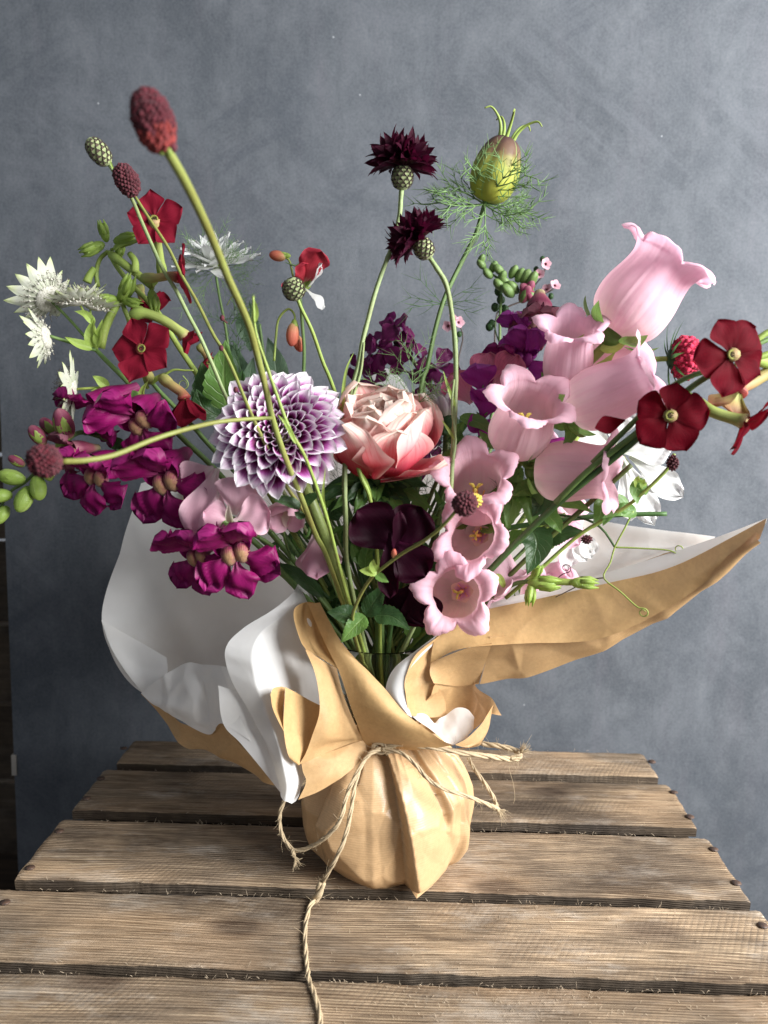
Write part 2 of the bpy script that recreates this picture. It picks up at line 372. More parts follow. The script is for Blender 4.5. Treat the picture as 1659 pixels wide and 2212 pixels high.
# ------------------------------------------------------------------ paper, vase, twine
def CREASE(nt, ob, dist):
    wob = N(nt, 'ShaderNodeVectorMath', {0: ob, 1: N(nt, 'ShaderNodeVectorMath', {0: N(nt, 'ShaderNodeTexNoise', {'Vector': ob, 'Scale': 30.0}).outputs['Color'], 1: (0.02, 0.02, 0.02)}, operation='MULTIPLY').outputs[0]}, operation='ADD').outputs[0]
    a = N(nt, 'ShaderNodeTexVoronoi', {'Vector': wob, 'Scale': 24.0}, feature='F1').outputs[0]; b = N(nt, 'ShaderNodeTexVoronoi', {'Vector': wob, 'Scale': 60.0}, feature='F1').outputs[0]
    return BUMP(nt, MA(nt, 'ADD', a, MA(nt, 'MULTIPLY', b, 0.35)), 0.55, dist)
def mat_kraft(name, a, b, trans=0.12, rib=1.0, rough=0.5):
    m, nt = new_mat(name)
    uv = N(nt, 'ShaderNodeTexCoord').outputs['UV']; ob = N(nt, 'ShaderNodeTexCoord').outputs['Object']
    n1 = NOISE(nt, ob, 110, 6, 0.7); n2 = NOISE(nt, ob, 500, 3, 0.6)
    wv = N(nt, 'ShaderNodeTexWave', {'Vector': uv, 'Scale': 250.0, 'Distortion': 1.2, 'Detail': 2.0, 'Detail Scale': 0.6}, bands_direction='Y').outputs['Fac']
    wm = NOISE(nt, MAPP(nt, uv, (40, 600, 1)), 1.0, 2, 0.5)
    c = MIX(nt, n1, a, b)
    c = MIX(nt, MA(nt, 'MULTIPLY', RAMP(nt, wv, [(0.2, 0.55*rib), (0.8, 0.0)]), wm), c, tuple(x*0.55 for x in a))
    c = MIX(nt, 0.22, c, MIX(nt, n2, tuple(x*0.4 for x in a), tuple(min(1, x*1.5) for x in b)))
    OUT(nt, c, rough, BUMP(nt, MA(nt, 'ADD', MA(nt, 'MULTIPLY', wv, 0.5*rib), MA(nt, 'MULTIPLY', n2, 0.7)), 0.25, 0.0004, CREASE(nt, ob, 0.0022)), trans=trans, spec=0.45, tcol=tuple((x*0.9, x*0.62, x*0.4)[i] for i, x in enumerate((b[0],)*3)))
    return m
M_KRAFT = mat_kraft('kraft_paper', (0.50, 0.29, 0.125), (0.68, 0.45, 0.22), 0.16, 1.6)
M_KRAFTM = mat_kraft('kraft_matte_side', (0.42, 0.25, 0.10), (0.64, 0.42, 0.19), 0.14, 0.15, 0.65)
M_KRAFTB = mat_kraft('kraft_paper_glossy', (0.50, 0.31, 0.155), (0.64, 0.43, 0.235), 0.03, 0.55, 0.36)
m, nt = new_mat('white_tissue'); ob = N(nt, 'ShaderNodeTexCoord').outputs['Object']
c = MIX(nt, NOISE(nt, ob, 90, 5, 0.65), (0.80, 0.795, 0.78), (0.91, 0.91, 0.91))
OUT(nt, c, 0.55, BUMP(nt, NOISE(nt, ob, 35, 4, 0.5), 0.25, 0.002, CREASE(nt, ob, 0.0016)), trans=0.42, spec=0.3, tcol=(0.86, 0.82, 0.75))
M_TISS = m

def crumple(p, sc_, seed):
    d, _ = noise.voronoi(p*sc_+V((seed, seed*1.7, 0)))
    return min((d[1]-d[0])*1.6, 1.0)
def patch(rows, name, mat, parent, nu=60, nv=50, wr=0.0008, cs=26.0, seed=1.0, lu=False, lv=False, label=None, rib=(0.15, 0.15), soft=0.0012):
    pr = [[at(*p) for p in r] for r in rows]
    A = lerpl if lu else spl; B = lerpl if lv else spl
    def base(u, v): return B([A(r, u) for r in pr], v)
    nr = len(pr)
    cols = [[A(r, i/nu) for r in pr] for i in range(nu+1)]
    P = [[B(cols[i], j/nv) for i in range(nu+1)] for j in range(nv+1)]
    mb = MB()
    def f(u, v):
        i = round(u*nu); j = round(v*nv); p = P[j][i]
        a = P[j][min(i+1, nu)]-P[j][max(i-1, 0)]; b = P[min(j+1, nv)][i]-P[max(j-1, 0)][i]
        n = a.cross(b); n = n.normalized() if n.length > 1e-12 else V((0, -1, 0))
        h = (crumple(p, cs, seed)-0.6)*wr+noise.noise(p*14+V((seed, 0, 0)))*soft+noise.noise(p*45+V((seed, 4, 0)))*soft*0.3
        return p+n*h
    mb.grid(f, nu, nv, False, 0, rib[0], rib[1])
    return solid(mb, name, mat, parent, True, label=label)

tie = at(822, 1618, 0.452)
BC = V((at(838, 1790, 0.478).x, 0.476, 0))
wrap = thing('kraft_paper_wrap', 'brown kraft paper gathered round the vase and flared open in folds', 'wrapping paper', (BC.x, BC.y, 0.0))
tiss = thing('tissue_sheet', 'crisp white translucent sheet lining the kraft paper, folded out on the left', 'tissue paper', (BC.x, BC.y, 0.004))
ZT = tie.z
# ---- the gathered ball round the vase
prof = [(0.0, 0.030), (0.0015, 0.043), (0.008, 0.0515), (0.022, 0.0575), (0.040, 0.0590), (0.056, 0.0560), (0.070, 0.0480), (0.081, 0.0375), (0.090, 0.028), (ZT-0.001, 0.0215), (ZT+0.004, 0.0215)]
pv = [V((r, 0, z)) for z, r in prof]
# creases: angle at top, angle at bottom, t range, size; 0 deg faces the camera, positive to the right
creases = [(-4, 24, 0.0, 0.97, 0.0092, 10), (35, 52, 0.02, 0.70, 0.0052, 10), (62, 58, 0.1, 0.9, 0.003, 8), (-18, -30, 0.0, 0.5, 0.0032, 8), (-40, -52, 0.05, 0.80, 0.0056, 10),
           (-66, -72, 0.0, 0.85, 0.0050, 10), (12, 14, 0.0, 0.32, 0.0026, 5), (50, 40, 0.0, 0.4, 0.0026, 6), (-85, -80, 0, 1, 0.003, 10), (85, 92, 0, 1, 0.003, 10)] + \
          [(a, a+R.uniform(-12, 12), 0, R.uniform(.5, 1), 0.003, 9) for a in range(110, 260, 18)]
NU, NV = 340, 160
FC = V((0, 0, 0.040)); RF = random.Random(21); FACETS = []
for k in range(100):
    a = RF.uniform(0, 2*PI); t = RF.uniform(0.12, 0.72); q = spl(pv, t); q1 = spl(pv, t+.02); q0 = spl(pv, t-.02); tz = (q1-q0).normalized()
    s_ = V((q.x*math.cos(a), q.x*math.sin(a), q.z)); n_ = V((tz.z*math.cos(a+RF.uniform(-.16, .16)), tz.z*math.sin(a+RF.uniform(-.16, .16)), -tz.x+RF.uniform(-.12, .12))).normalized()
    FACETS.append((n_, n_.dot((s_-FC))*RF.uniform(.925, .985)))
def ballf(u, v):
    a = 2*PI*u; t = 1-v                       # t: 0 at the bottom, 1 at the tie
    q = spl(pv, t); r = q.x; z = q.z
    deg = math.degrees(a)-90.0                # u=0.25 faces the camera
    tt = 1-t; d = 0; dp = 0; dn = 0
    for (ta, tb, t0, t1, amp, wid) in creases:
        if tt < t0 or tt > t1: k = 0
        else: k = min(1, (tt-t0)/0.12+0.35)*min(1, (t1-tt)/0.2)
        x = ((deg-(ta+(tb-ta)*tt**0.8)+180) % 360)-180
        ww = wid*(0.8+0.8*tt)
        if -ww*0.22 < x <= 0: dp = max(dp, amp*k*(1+x/(ww*0.22)))
        elif 0 < x < ww*2.6: dp = max(dp, amp*k*(1-x/(ww*2.6))**0.8)
        elif -ww*1.9 < x < -ww*0.22: dn = min(dn, -0.75*amp*k*(1+x/(ww*1.9)))
    d = dp+dn
    top = sm(0.55, 1.0, t)
    d += 0.0058*top*(0.55-abs((math.sin(a*12+2.6*math.sin(a*3)+1.2*math.sin(a*7))))) * (1-0.5*sm(.93, 1, t))
    p = V((r*math.sin(a-PI/2), -r*math.cos(a-PI/2), z))
    rel = p-FC; fk = 1.0
    for n_, c_ in FACETS:
        dd = n_.dot(rel)
        if dd > c_ and c_ > 0: fk = min(fk, c_/dd)
    d += (fk-1)*r*1.0*(1-sm(.62, .9, t))
    cm2 = crumple(V((p.x, p.y, p.z*0.5)), 42, 9.2); d += (cm2-0.5)*0.0020
    d *= sm(0.0, 0.12, t)*0.85+0.15
    rr = max(r+d*(0.35+0.65*min(1, r/0.05)), 0.004)
    zz = z + (noise.noise(V((a*4, t*5, 2)))*0.002*(1-abs(2*t-1)) if t > .03 else 0)
    if t < 0.12: zz = max(zz, 0.0003)
    return BC+V((rr*math.sin(a-PI/2), -rr*math.cos(a-PI/2), zz))
tieoff = V((tie.x-BC.x, 0, 0))
mb = MB()
def ball2(u, v):
    p = ballf(u, v); t = 1-v
    return p+tieoff*(sm(0.55, 1, t))
mb.grid(ball2, NU, NV, True, 0, 0.36, 0.15)
solid(mb, 'gathered_base', M_KRAFTB, wrap, True)
# pointed ears of paper at the foot of the ball
for (pts) in ([(876, 1905, .436), (900, 1941, .424), (935, 1912, .434), (905, 1895, .436)],):
    mb = MB(); P_ = [at(*p) for p in pts]; i = [mb.vert(p, (k*.01, 0)) for k, p in enumerate(P_)]; c = mb.vert(sum(P_, V())/4+V((0, -.002, 0)), (0, .01))
    for k in range(4): mb.face((i[k], i[(k+1) % 4], c))
    solid(mb, 'paper_corner', M_KRAFTB, wrap, False)

# ---- glass vase
VC = V((at(822, 1420, 0.480).x, 0.480, 0)); ZR = at(820, 1412, 0.446).z; RV = 0.036
vase = thing('glass_vase', 'clear glass vase standing inside the paper, only its thin rim showing', 'vase', (VC.x, VC.y, 0.0))
m, nt = new_mat('clear_glass')
N(nt, 'ShaderNodeOutputMaterial', {0: N(nt, 'ShaderNodeBsdfPrincipled', {'Base Color': (0.93, 0.97, 0.95, 1), 'Roughness': 0.02, 'Transmission Weight': 1.0, 'IOR': 1.2})})
M_GLASS = m
gp = [(0.004, 0.001), (0.026, 0.001), (0.032, 0.004), (0.034, 0.012), (0.030, 0.04), (0.0165, ZT-0.012), (0.0165, ZT+0.006), (0.028, ZT+0.02), (RV-0.004, ZR-0.025), (RV, ZR)]
gv = [V((r, 0, z)) for r, z in gp]
gi = [V((max(r-0.0018, 0.003), 0, z+0.001)) for r, z in gp]; gi[-1] = V((RV-0.0014, 0, ZR))
full = [spl(gv, k/40) for k in range(41)]+[V((RV-0.0007, 0, ZR+0.0007))]+[spl(gi, 1-k/40) for k in range(41)]
mb = MB()
mb.grid(lambda u, v: VC+V((full[round(v*82)].x*math.cos(2*PI*u), full[round(v*82)].x*math.sin(2*PI*u), full[round(v*82)].z)), 64, 82, True)
solid(mb, 'vase_body', M_GLASS, vase)
STEMBASE = VC+V((0, 0, 0.012))

# ---- back sheet, right round the flowers
back = [[(305, 1045, .545), (450, 1012, .565), (640, 1000, .585), (760, 930, .59), (806, 806, .592), (868, 820, .592), (950, 965, .59), (1100, 1040, .585), (1290, 1122, .575), (1545, 1160, .53)],
        [(262, 1180, .52), (425, 1150, .56), (620, 1120, .58), (740, 1080, .585), (805, 1000, .59), (875, 1000, .59), (955, 1080, .585), (1100, 1130, .58), (1290, 1170, .57), (1530, 1185, .52)],
        [(219, 1345, .50), (400, 1290, .55), (600, 1240, .575), (720, 1210, .58), (800, 1180, .58), (880, 1180, .58), (960, 1210, .575), (1100, 1230, .57), (1280, 1215, .555), (1490, 1185, .51)],
        [(306, 1492, .492), (450, 1450, .53), (610, 1380, .55), (710, 1350, .555), (790, 1340, .56), (870, 1340, .56), (950, 1345, .56), (1050, 1340, .55), (1160, 1300, .53), (1260, 1265, .50)],
        [(560, 1560, .475), (640, 1540, .49), (720, 1510, .50), (760, 1500, .515), (800, 1490, .52), (840, 1490, .52), (880, 1490, .52), (920, 1480, .515), (960, 1460, .50), (1010, 1400, .485)],
        [(790, 1612, .470), (796, 1612, .474), (802, 1611, .480), (810, 1610, .485), (820, 1610, .488), (828, 1610, .488), (838, 1610, .485), (844, 1610, .48), (850, 1610, .474), (856, 1611, .468)]]
patch(back, 'back_sheet', M_TISS, tiss, 130, 100, 0.0030, 15, 3.0, soft=0.0030)
kb = [[((x, x+105, x+95, x+12, x, x)[j] if k == 0 else x, y+3, Y+0.0045) for k, (x, y, Y) in enumerate(r)] for j, r in enumerate(back)]
kb = [[(x, y, Y+((.024, .046, .048, .010, 0, 0)[j] if k == 0 else .009 if k < 3 else 0)) for k, (x, y, Y) in enumerate(r)] for j, r in enumerate(kb)]
kb[0] = [(x+ (100 if k == 0 else 0), y+6+(45 if k in (4, 5) else 0), Y+0.003) for k, (x, y, Y) in enumerate(back[0])]
patch(kb, 'back_sheet', M_KRAFT, wrap, 90, 70, 0.0006, 9, 3.0, soft=0.0022)

# ---- left flap: bright folded-down strip, translucent pocket, kraft underside
patch([[(219, 1340, .499), (300, 1385, .50), (360, 1420, .49)], [(240, 1398, .493), (300, 1430, .492), (362, 1450, .478)], [(274, 1455, .486), (310, 1462, .483), (350, 1465, .474)], [(308, 1497, .480), (318, 1492, .478), (328, 1484, .474)]],
      'folded_edge', M_TISS, tiss, 24, 24, 0.0004, 30, 2.0)
patch([[(308, 1497, .478), (345, 1466, .470), (402, 1433, .462), (440, 1434, .458), (470, 1437, .452), (503, 1443, .447)],
       [(318, 1508, .474), (370, 1500, .463), (420, 1480, .454), (448, 1490, .455), (474, 1480, .446), (512, 1490, .441)],
       [(332, 1520, .470), (385, 1530, .456), (430, 1530, .450), (455, 1540, .450), (478, 1520, .441), (520, 1540, .436)],
       [(347, 1526, .467), (400, 1558, .457), (450, 1584, .449), (468, 1576, .446), (483, 1563, .437), (545, 1600, .431)]],
      'folded_pocket', M_TISS, tiss, 70, 50, 0.0028, 30, 6.0, soft=0.0006)
patch([[(472, 1480, .4375), (505, 1490, .436), (560, 1500, .434)], [(482, 1562, .4345), (515, 1560, .434), (580, 1565, .434)], [(520, 1605, .4305), (555, 1605, .430), (605, 1620, .430)], [(565, 1660, .4255), (595, 1660, .4245), (620, 1672, .424)], [(609, 1716, .4215), (611, 1718, .421), (618, 1724, .420)]],
      'folded_pocket', M_TISS, tiss, 20, 40, 0.0003, 24, 6.0)
patch([[(306, 1498, .486), (330, 1512, .480), (350, 1530, .474), (448, 1586, .460), (486, 1560, .452)],
       [(348, 1552, .478), (380, 1565, .472), (410, 1580, .467), (485, 1610, .456), (515, 1600, .450)],
       [(398, 1611, .470), (430, 1611, .466), (462, 1615, .461), (520, 1640, .453), (560, 1640, .447)],
       [(440, 1617, .466), (475, 1626, .462), (510, 1645, .457), (560, 1668, .45), (600, 1680, .445)],
       [(500, 1640, .460), (530, 1655, .456), (560, 1675, .452), (590, 1696, .447), (640, 1700, .442)]],
      'side_flap', M_KRAFT, wrap, 60, 60, 0.0026, 26, 8.0, lv=False, soft=0.0008)
patch([[(445, 1580, .468), (480, 1555, .47), (540, 1560, .47)], [(510, 1625, .462), (560, 1610, .466), (640, 1600, .468)], [(590, 1690, .452), (640, 1660, .46), (760, 1615, .466)]],
      'inner_fold', M_KRAFTM, wrap, 20, 30, 0.0006, 24, 6.0)

# ---- big white front fold
patch([[(647, 1254, .462), (652, 1256, .4625), (662, 1266, .464), (676, 1290, .468), (690, 1330, .475)],
       [(629, 1284, .455), (640, 1290, .456), (658, 1310, .459), (680, 1340, .467), (700, 1380, .477)],
       [(583, 1322, .444), (610, 1330, .446), (640, 1350, .4535), (676, 1390, .466), (708, 1430, .477)],
       [(524, 1358, 0.4420), (565, 1365, 0.4410), (606, 1385, 0.4480), (668, 1430, 0.4640), (716, 1480, 0.4780)],
       [(488, 1402, 0.4360), (545, 1410, 0.4330), (608, 1430, 0.4440), (665, 1470, 0.4600), (718, 1530, 0.4760)],
       [(500, 1465, 0.4340), (552, 1470, 0.4300), (614, 1490, 0.4380), (668, 1530, 0.4560), (714, 1580, 0.4740)],
       [(538, 1534, 0.4310), (576, 1540, 0.4260), (624, 1550, 0.4340), (668, 1580, 0.4500), (710, 1610, 0.4660)],
       [(570, 1592, 0.4270), (598, 1598, 0.4210), (632, 1606, 0.4290), (666, 1620, 0.4430), (700, 1640, 0.4580)],
       [(590, 1644, 0.4230), (612, 1650, 0.4170), (636, 1655, 0.4250), (656, 1660, 0.4360), (680, 1668, 0.4500)],
       [(604, 1694, 0.4200), (620, 1695, 0.4140), (638, 1690, 0.4200), (650, 1686, 0.4270), (657, 1682, 0.4390)],
       [(608, 1722, 0.4140), (617, 1730, 0.4120), (628, 1735, 0.4160), (636, 1730, 0.4200), (640, 1724, 0.4230)]],
      'front_fold', M_TISS, tiss, 80, 110, 0.0016, 26, 1.0, soft=0.0007, lu=True)

# ---- kraft: front cone with its rolled edge
# front panel, its free edge runs in an S down to the lower loop
patch([[(634, 1328, .4365), (637, 1314, .442), (650, 1304, .451), (668, 1300, .4565), (690, 1304, .452)],
       [(636, 1342, .4355), (644, 1338, .446), (662, 1336, .460), (686, 1340, .464), (706, 1350, .456)],
       [(642, 1366, .434), (654, 1364, .447), (676, 1372, .463), (698, 1382, .465), (720, 1394, .456)],
       [(651, 1390, .4325), (666, 1396, .445), (690, 1406, .460), (712, 1418, .461), (732, 1430, .455)],
       [(661, 1404, .4315), (676, 1412, .444), (704, 1430, .455), (722, 1440, .456), (738, 1450, .452)]],
      'cone_inside', M_KRAFTM, wrap, 30, 30, 0.0003, 20, 2.2, soft=0.0004)
patch([[(660, 1403, .4315), (672, 1408, .436), (700, 1428, .4415), (728, 1443, .446)],
       [(680, 1450, .4285), (694, 1452, .433), (718, 1470, .439), (740, 1490, .444)],
       [(690, 1500, .4265), (706, 1502, .4305), (730, 1510, .437), (756, 1535, .443)],
       [(690, 1542, .425), (712, 1545, .4285), (740, 1555, .4365), (770, 1570, .444)],
       [(676, 1585, .4235), (706, 1590, .427), (742, 1592, .4375), (780, 1590, .447)],
       [(662, 1625, .422), (690, 1615, .428), (738, 1603, .439), (784, 1600, .449)],
       [(647, 1651, .4205), (684, 1638, .428), (736, 1620, .4395), (790, 1606, .450)]],
      'front_panel', M_KRAFT, wrap, 50, 70, 0.0004, 18, 3.1, soft=0.0008)
# lower loop: orange inside of the curled front edge
patch([[(584, 1500, .421), (590, 1487, .424), (606, 1483, .428), (616, 1485, .430)],
       [(588, 1528, .4185), (596, 1530, .424), (610, 1530, .429), (613, 1525, .428)],
       [(600, 1556, .416), (606, 1560, .420), (612, 1562, .424), (612, 1558, .425)],
       [(612, 1578, .4155), (613, 1578, .418), (613, 1578, .420), (613, 1578, .422)]],
      'lower_loop', M_KRAFTM, wrap, 20, 24, 0.0002, 20, 1.2, soft=0.0002)
patch([[(616, 1484, .426), (640, 1496, .433), (668, 1512, .4385), (692, 1524, .443)],
       [(614, 1520, .423), (640, 1530, .431), (668, 1540, .437), (690, 1550, .441)],
       [(612, 1565, .4195), (636, 1575, .426), (662, 1582, .432), (684, 1585, .437)],
       [(616, 1605, .4165), (634, 1612, .420), (652, 1614, .425), (672, 1612, .430)],
       [(624, 1634, .416), (634, 1640, .4175), (644, 1640, .4205), (660, 1630, .430)],
       [(640, 1649, .4205), (643, 1651, .4205), (646, 1652, .4205), (650, 1650, .421)]],
      'lower_loop', M_KRAFTM, wrap, 36, 44, 0.0003, 20, 1.2, soft=0.0004)
# lower flap running from the white tip up to the knot
patch([[(650, 1638, .424), (690, 1632, .430), (740, 1615, .4385), (785, 1600, .448), (800, 1604, .452)],
       [(654, 1665, .422), (700, 1650, .4265), (748, 1632, .435), (786, 1614, .4455), (801, 1610, .451)],
       [(661, 1690, .419), (706, 1676, .424), (752, 1652, .433), (788, 1628, .444), (802, 1616, .451)],
       [(644, 1727, .416), (700, 1702, .4225), (752, 1668, .431), (788, 1634, .442), (803, 1620, .450)]],
      'lower_flap', M_KRAFT, wrap, 60, 34, 0.0016, 26, 7.1, soft=0.0006)
# diagonal collar crossing in front of the vase mouth
patch([[(666, 1303, .452), (676, 1303, .451), (692, 1301, .449)],
       [(686, 1352, .4475), (700, 1350, .446), (716, 1346, .444)],
       [(712, 1405, .442), (724, 1396, .4405), (741, 1390, .439)],
       [(733, 1450, .438), (758, 1430, .437), (790, 1446, .4385)],
       [(752, 1505, .436), (786, 1480, .432), (832, 1488, .433)],
       [(772, 1562, .438), (822, 1530, .428), (876, 1542, .430)],
       [(788, 1606, .445), (850, 1572, .429), (926, 1578, .427)],
       [(812, 1612, .446), (870, 1600, .432), (960, 1600, .4285)],
       [(840, 1614, .447), (900, 1618, .437), (982, 1610, .432)]],
      'collar', M_KRAFTM, wrap, 44, 90, 0.0014, 22, 5.0, soft=0.0008, rib=(.05, .2))
# ---- right wing
patch([[(948, 1368, .452), (1012, 1327, .455), (1156, 1295, .452), (1316, 1259, .440), (1460, 1221, .424), (1656, 1120, .402)],
       [(938, 1384, .448), (1010, 1352, .450), (1158, 1330, .447), (1320, 1305, .436), (1470, 1252, .421), (1652, 1135, .4015)],
       [(932, 1412, .446), (1004, 1380, .446), (1160, 1364, .443), (1318, 1345, .433), (1480, 1272, .419), (1646, 1150, .401)],
       [(930, 1432, .448), (1000, 1402, .442), (1140, 1390, .439), (1300, 1378, .4325), (1470, 1296, .4195), (1640, 1163, .400)]],
      'side_wing', M_KRAFTM, wrap, 130, 40, 0.0016, 20, 2.4, soft=0.0012, rib=(.05, .2))
patch([[(1058, 1372, .4445), (1100, 1372, .444), (1200, 1372, .4412), (1330, 1352, .4355), (1470, 1280, .4237), (1640, 1154, .4023)],
       [(1052, 1420, .450), (1110, 1418, .448), (1180, 1415, .444), (1330, 1378, .436), (1480, 1296, .421), (1638, 1165, .4005)],
       [(1036, 1474, .456), (1095, 1465, .454), (1150, 1457, .449), (1325, 1392, .439), (1480, 1303, .424), (1636, 1168, .402)]],
      'side_wing', M_KRAFT, wrap, 110, 24, 0.0030, 26, 5.4, soft=0.0014)
patch([[(930, 1432, .447), (997, 1403, .442), (1062, 1388, .4405)],
       [(929, 1455, .444), (990, 1440, .452), (1050, 1425, .450)],
       [(938, 1476, .444), (984, 1482, .458), (1034, 1476, .458)]],
      'wing_fold', M_KRAFT, wrap, 30, 24, 0.0008, 26, 2.4, soft=0.0006)
# white lining strip showing above and beside the wing
patch([[(1020, 1322, .459), (1092, 1293, .460), (1236, 1259, .456), (1430, 1200, .434), (1550, 1160, .421), (1657, 1119, .4035)],
       [(1012, 1331, .457), (1092, 1303, .4575), (1236, 1275, .453), (1430, 1222, .431), (1550, 1180, .418), (1656, 1124, .403)],
       [(1012, 1340, .456), (1100, 1320, .456), (1240, 1290, .451), (1430, 1240, .431), (1550, 1192, .418), (1654, 1130, .403)]],
      'wing_lining', M_TISS, tiss, 80, 10, 0.0003, 20, 2.0, soft=0.0006)
patch([[(945, 1370, .450), (948, 1372, .4495), (952, 1378, .449)],
       [(897, 1406, .445), (901, 1410, .4435), (908, 1420, .443)],
       [(853, 1442, .441), (868, 1444, .4385), (884, 1448, .438)],
       [(835, 1478, .439), (854, 1478, .4365), (875, 1480, .437)],
       [(839, 1503, .438), (856, 1506, .4355), (876, 1508, .437)],
       [(874, 1540, .436), (882, 1545, .434), (890, 1550, .437)]],
      'wing_lining', M_TISS, tiss, 16, 50, 0.0002, 20, 2.0, soft=0.0004)
patch([[(950, 1371, .4485), (946, 1378, .449), (941, 1390, .450), (934, 1412, .451)],
       [(901, 1408, .442), (912, 1414, .446), (924, 1424, .45), (932, 1440, .452)],
       [(881, 1444, .4375), (895, 1450, .443), (912, 1458, .448), (938, 1470, .450)],
       [(873, 1476, .4365), (890, 1478, .443), (912, 1478, .448), (942, 1476, .4505)],
       [(876, 1510, .4365), (895, 1512, .445), (920, 1512, .451), (960, 1510, .456)],
       [(884, 1545, .4365), (905, 1548, .445), (930, 1550, .451), (965, 1548, .456)]],
      'wing_fold', M_KRAFT, wrap, 30, 40, 0.0012, 30, 5.0, soft=0.0006)
# pocket on the right of the tie
patch([[(938, 1476, .446), (957, 1454, .452), (989, 1445, .456), (1017, 1456, .458), (1037, 1486, .456), (1064, 1510, .452), (1083, 1545, .448)],
       [(925, 1500, .450), (955, 1490, .458), (990, 1484, .463), (1020, 1492, .463), (1040, 1508, .459), (1058, 1525, .453), (1074, 1546, .448)],
       [(905, 1540, .452), (945, 1535, .462), (985, 1535, .468), (1015, 1535, .467), (1036, 1538, .461), (1050, 1542, .455), (1062, 1547, .448)],
       [(900, 1580, .45), (940, 1585, .458), (975, 1590, .464), (1005, 1585, .462), (1030, 1575, .457), (1045, 1562, .452), (1058, 1549, .447)]],
      'pocket_back', M_KRAFT, wrap, 60, 44, 0.0034, 30, 4.4, soft=0.0008)
patch([[(1067, 1522, .444), (1052, 1545, .440), (1037, 1567, .4375), (1009, 1594, .4335), (983, 1609, .4305)],
       [(1064, 1532, .446), (1056, 1556, .4415), (1046, 1576, .439), (1024, 1602, .435), (996, 1613, .432)],
       [(1061, 1549, .448), (1058, 1568, .444), (1050, 1588, .441), (1034, 1606, .437), (1010, 1616, .434)],
       [(1056, 1556, .452), (1050, 1578, .450), (1042, 1598, .447), (1028, 1614, .444), (940, 1622, .440)]],
      'pocket_front', M_KRAFT, wrap, 40, 24, 0.0006, 24, 5.5, soft=0.0004)
patch([[(885, 1544, .443), (917, 1543, .446), (937, 1563, .449), (950, 1552, .451), (965, 1545, .453), (987, 1529, .455), (1009, 1532, .454), (1024, 1550, .450)],
       [(905, 1560, .440), (925, 1562, .442), (940, 1574, .445), (955, 1566, .448), (970, 1560, .4485), (988, 1552, .449), (1006, 1552, .449), (1023, 1562, .447)],
       [(930, 1578, .4365), (940, 1582, .4395), (950, 1588, .442), (964, 1584, .443), (978, 1582, .443), (992, 1578, .444), (1008, 1574, .444), (1021, 1578, .443)],
       [(965, 1607, .4325), (970, 1608, .434), (976, 1609, .436), (982, 1608, .437), (990, 1604, .438), (998, 1600, .439), (1003, 1596, .44), (1006, 1592, .441)]],
      'tissue_tuft', M_TISS, tiss, 60, 30, 0.0010, 40, 7.7, soft=0.0004)
# neck of gathered paper behind and below the knot
mb = MB()
def neck(u, v):
    a = 2*PI*u; r = 0.0215+0.013*v*v+0.0016*math.sin(a*14)*(1+v)
    return V((tie.x+r*math.cos(a), BC.y+r*math.sin(a), ZT-0.002+0.022*v))
mb.grid(neck, 120, 10, True, 0, .14, .03); solid(mb, 'neck', M_KRAFT, wrap)

# ---- twine
m, nt = new_mat('jute'); ob = N(nt, 'ShaderNodeTexCoord').outputs['Object']
c = MIX(nt, NOISE(nt, ob, 900, 4, 0.7), (0.32, 0.23, 0.13), (0.72, 0.59, 0.40)); OUT(nt, c, 0.85, BUMP(nt, NOISE(nt, ob, 2500, 3), 0.6, 0.0005), trans=0.05, spec=0.15)
M_JUTE = m
twine = thing('jute_twine', 'rough jute twine knotted round the paper neck with loops and a long trailing tail', 'twine', tie)
TR = 0.0014
def rope(pts, name, tr=TR, fuzz=0.8, fray=0):
    pts = [p if isinstance(p, V) else at(*p) for p in pts]
    L = sum((pts[i+1]-pts[i]).length for i in range(len(pts)-1)); n = max(int(L/0.0011), 12)
    C = curve(pts, n); mb = MB()
    t0 = (C[1]-C[0]).normalized(); nr = t0.orthogonal().normalized(); fr = []
    for i in range(n+1):
        t = (C[min(i+1, n)]-C[max(i-1, 0)]).normalized(); nr = (nr-t*nr.dot(t)).normalized(); fr.append((t, nr, t.cross(nr)))
    for k in range(3):
        ps = []
        for i in range(n+1):
            a = 2*PI*k/3+i*0.26; ps.append(C[i]+(fr[i][1]*math.cos(a)+fr[i][2]*math.sin(a))*tr*0.52*(1+0.25*noise.noise(C[i]*300)))
        mb.tube(ps, [tr*0.56*(1+0.3*noise.noise(C[i]*200+V((k, 0, 0)))) for i in range(n+1)], 6)
    o = solid(mb, name, M_JUTE, twine)
    fz = MB()
    for k in range(int(L*1000*fuzz)):
        i = R.randrange(n); a = R.uniform(0, 2*PI); rd = fr[i][1]*math.cos(a)+fr[i][2]*math.sin(a)
        l = R.expovariate(1/0.0022)+0.0008; l = min(l, 0.012); d = (rd*R.uniform(.3, 1)+fr[i][0]*R.uniform(-1, 1)).normalized()
        b = V((R.uniform(-1, 1), R.uniform(-1, 1), R.uniform(-1, 1)))*0.4
        p0 = C[i]+rd*tr*0.6; fz.tube([p0, p0+(d+b*.3)*l*0.5, p0+(d+b)*l], [0.00009, 0.00008, 0.00005], 3, cap=False)
    for k in range(fray):
        d = (fr[n][0]+V((R.uniform(-1, 1), R.uniform(-1, 1), R.uniform(-1, 1)))*0.6).normalized(); l = R.uniform(.004, .009)
        b = V((R.uniform(-1, 1), R.uniform(-1, 1), R.uniform(-1, 1)))*0.4
        fz.tube([C[n-1], C[n]+d*l*.5, C[n]+(d+b)*l], [0.00022, 0.00016, 0.00006], 3, cap=False)
    me = fz.mesh('fibres', M_JUTE, True); place(me, 'fibres', o, kind='stuff')
    return o
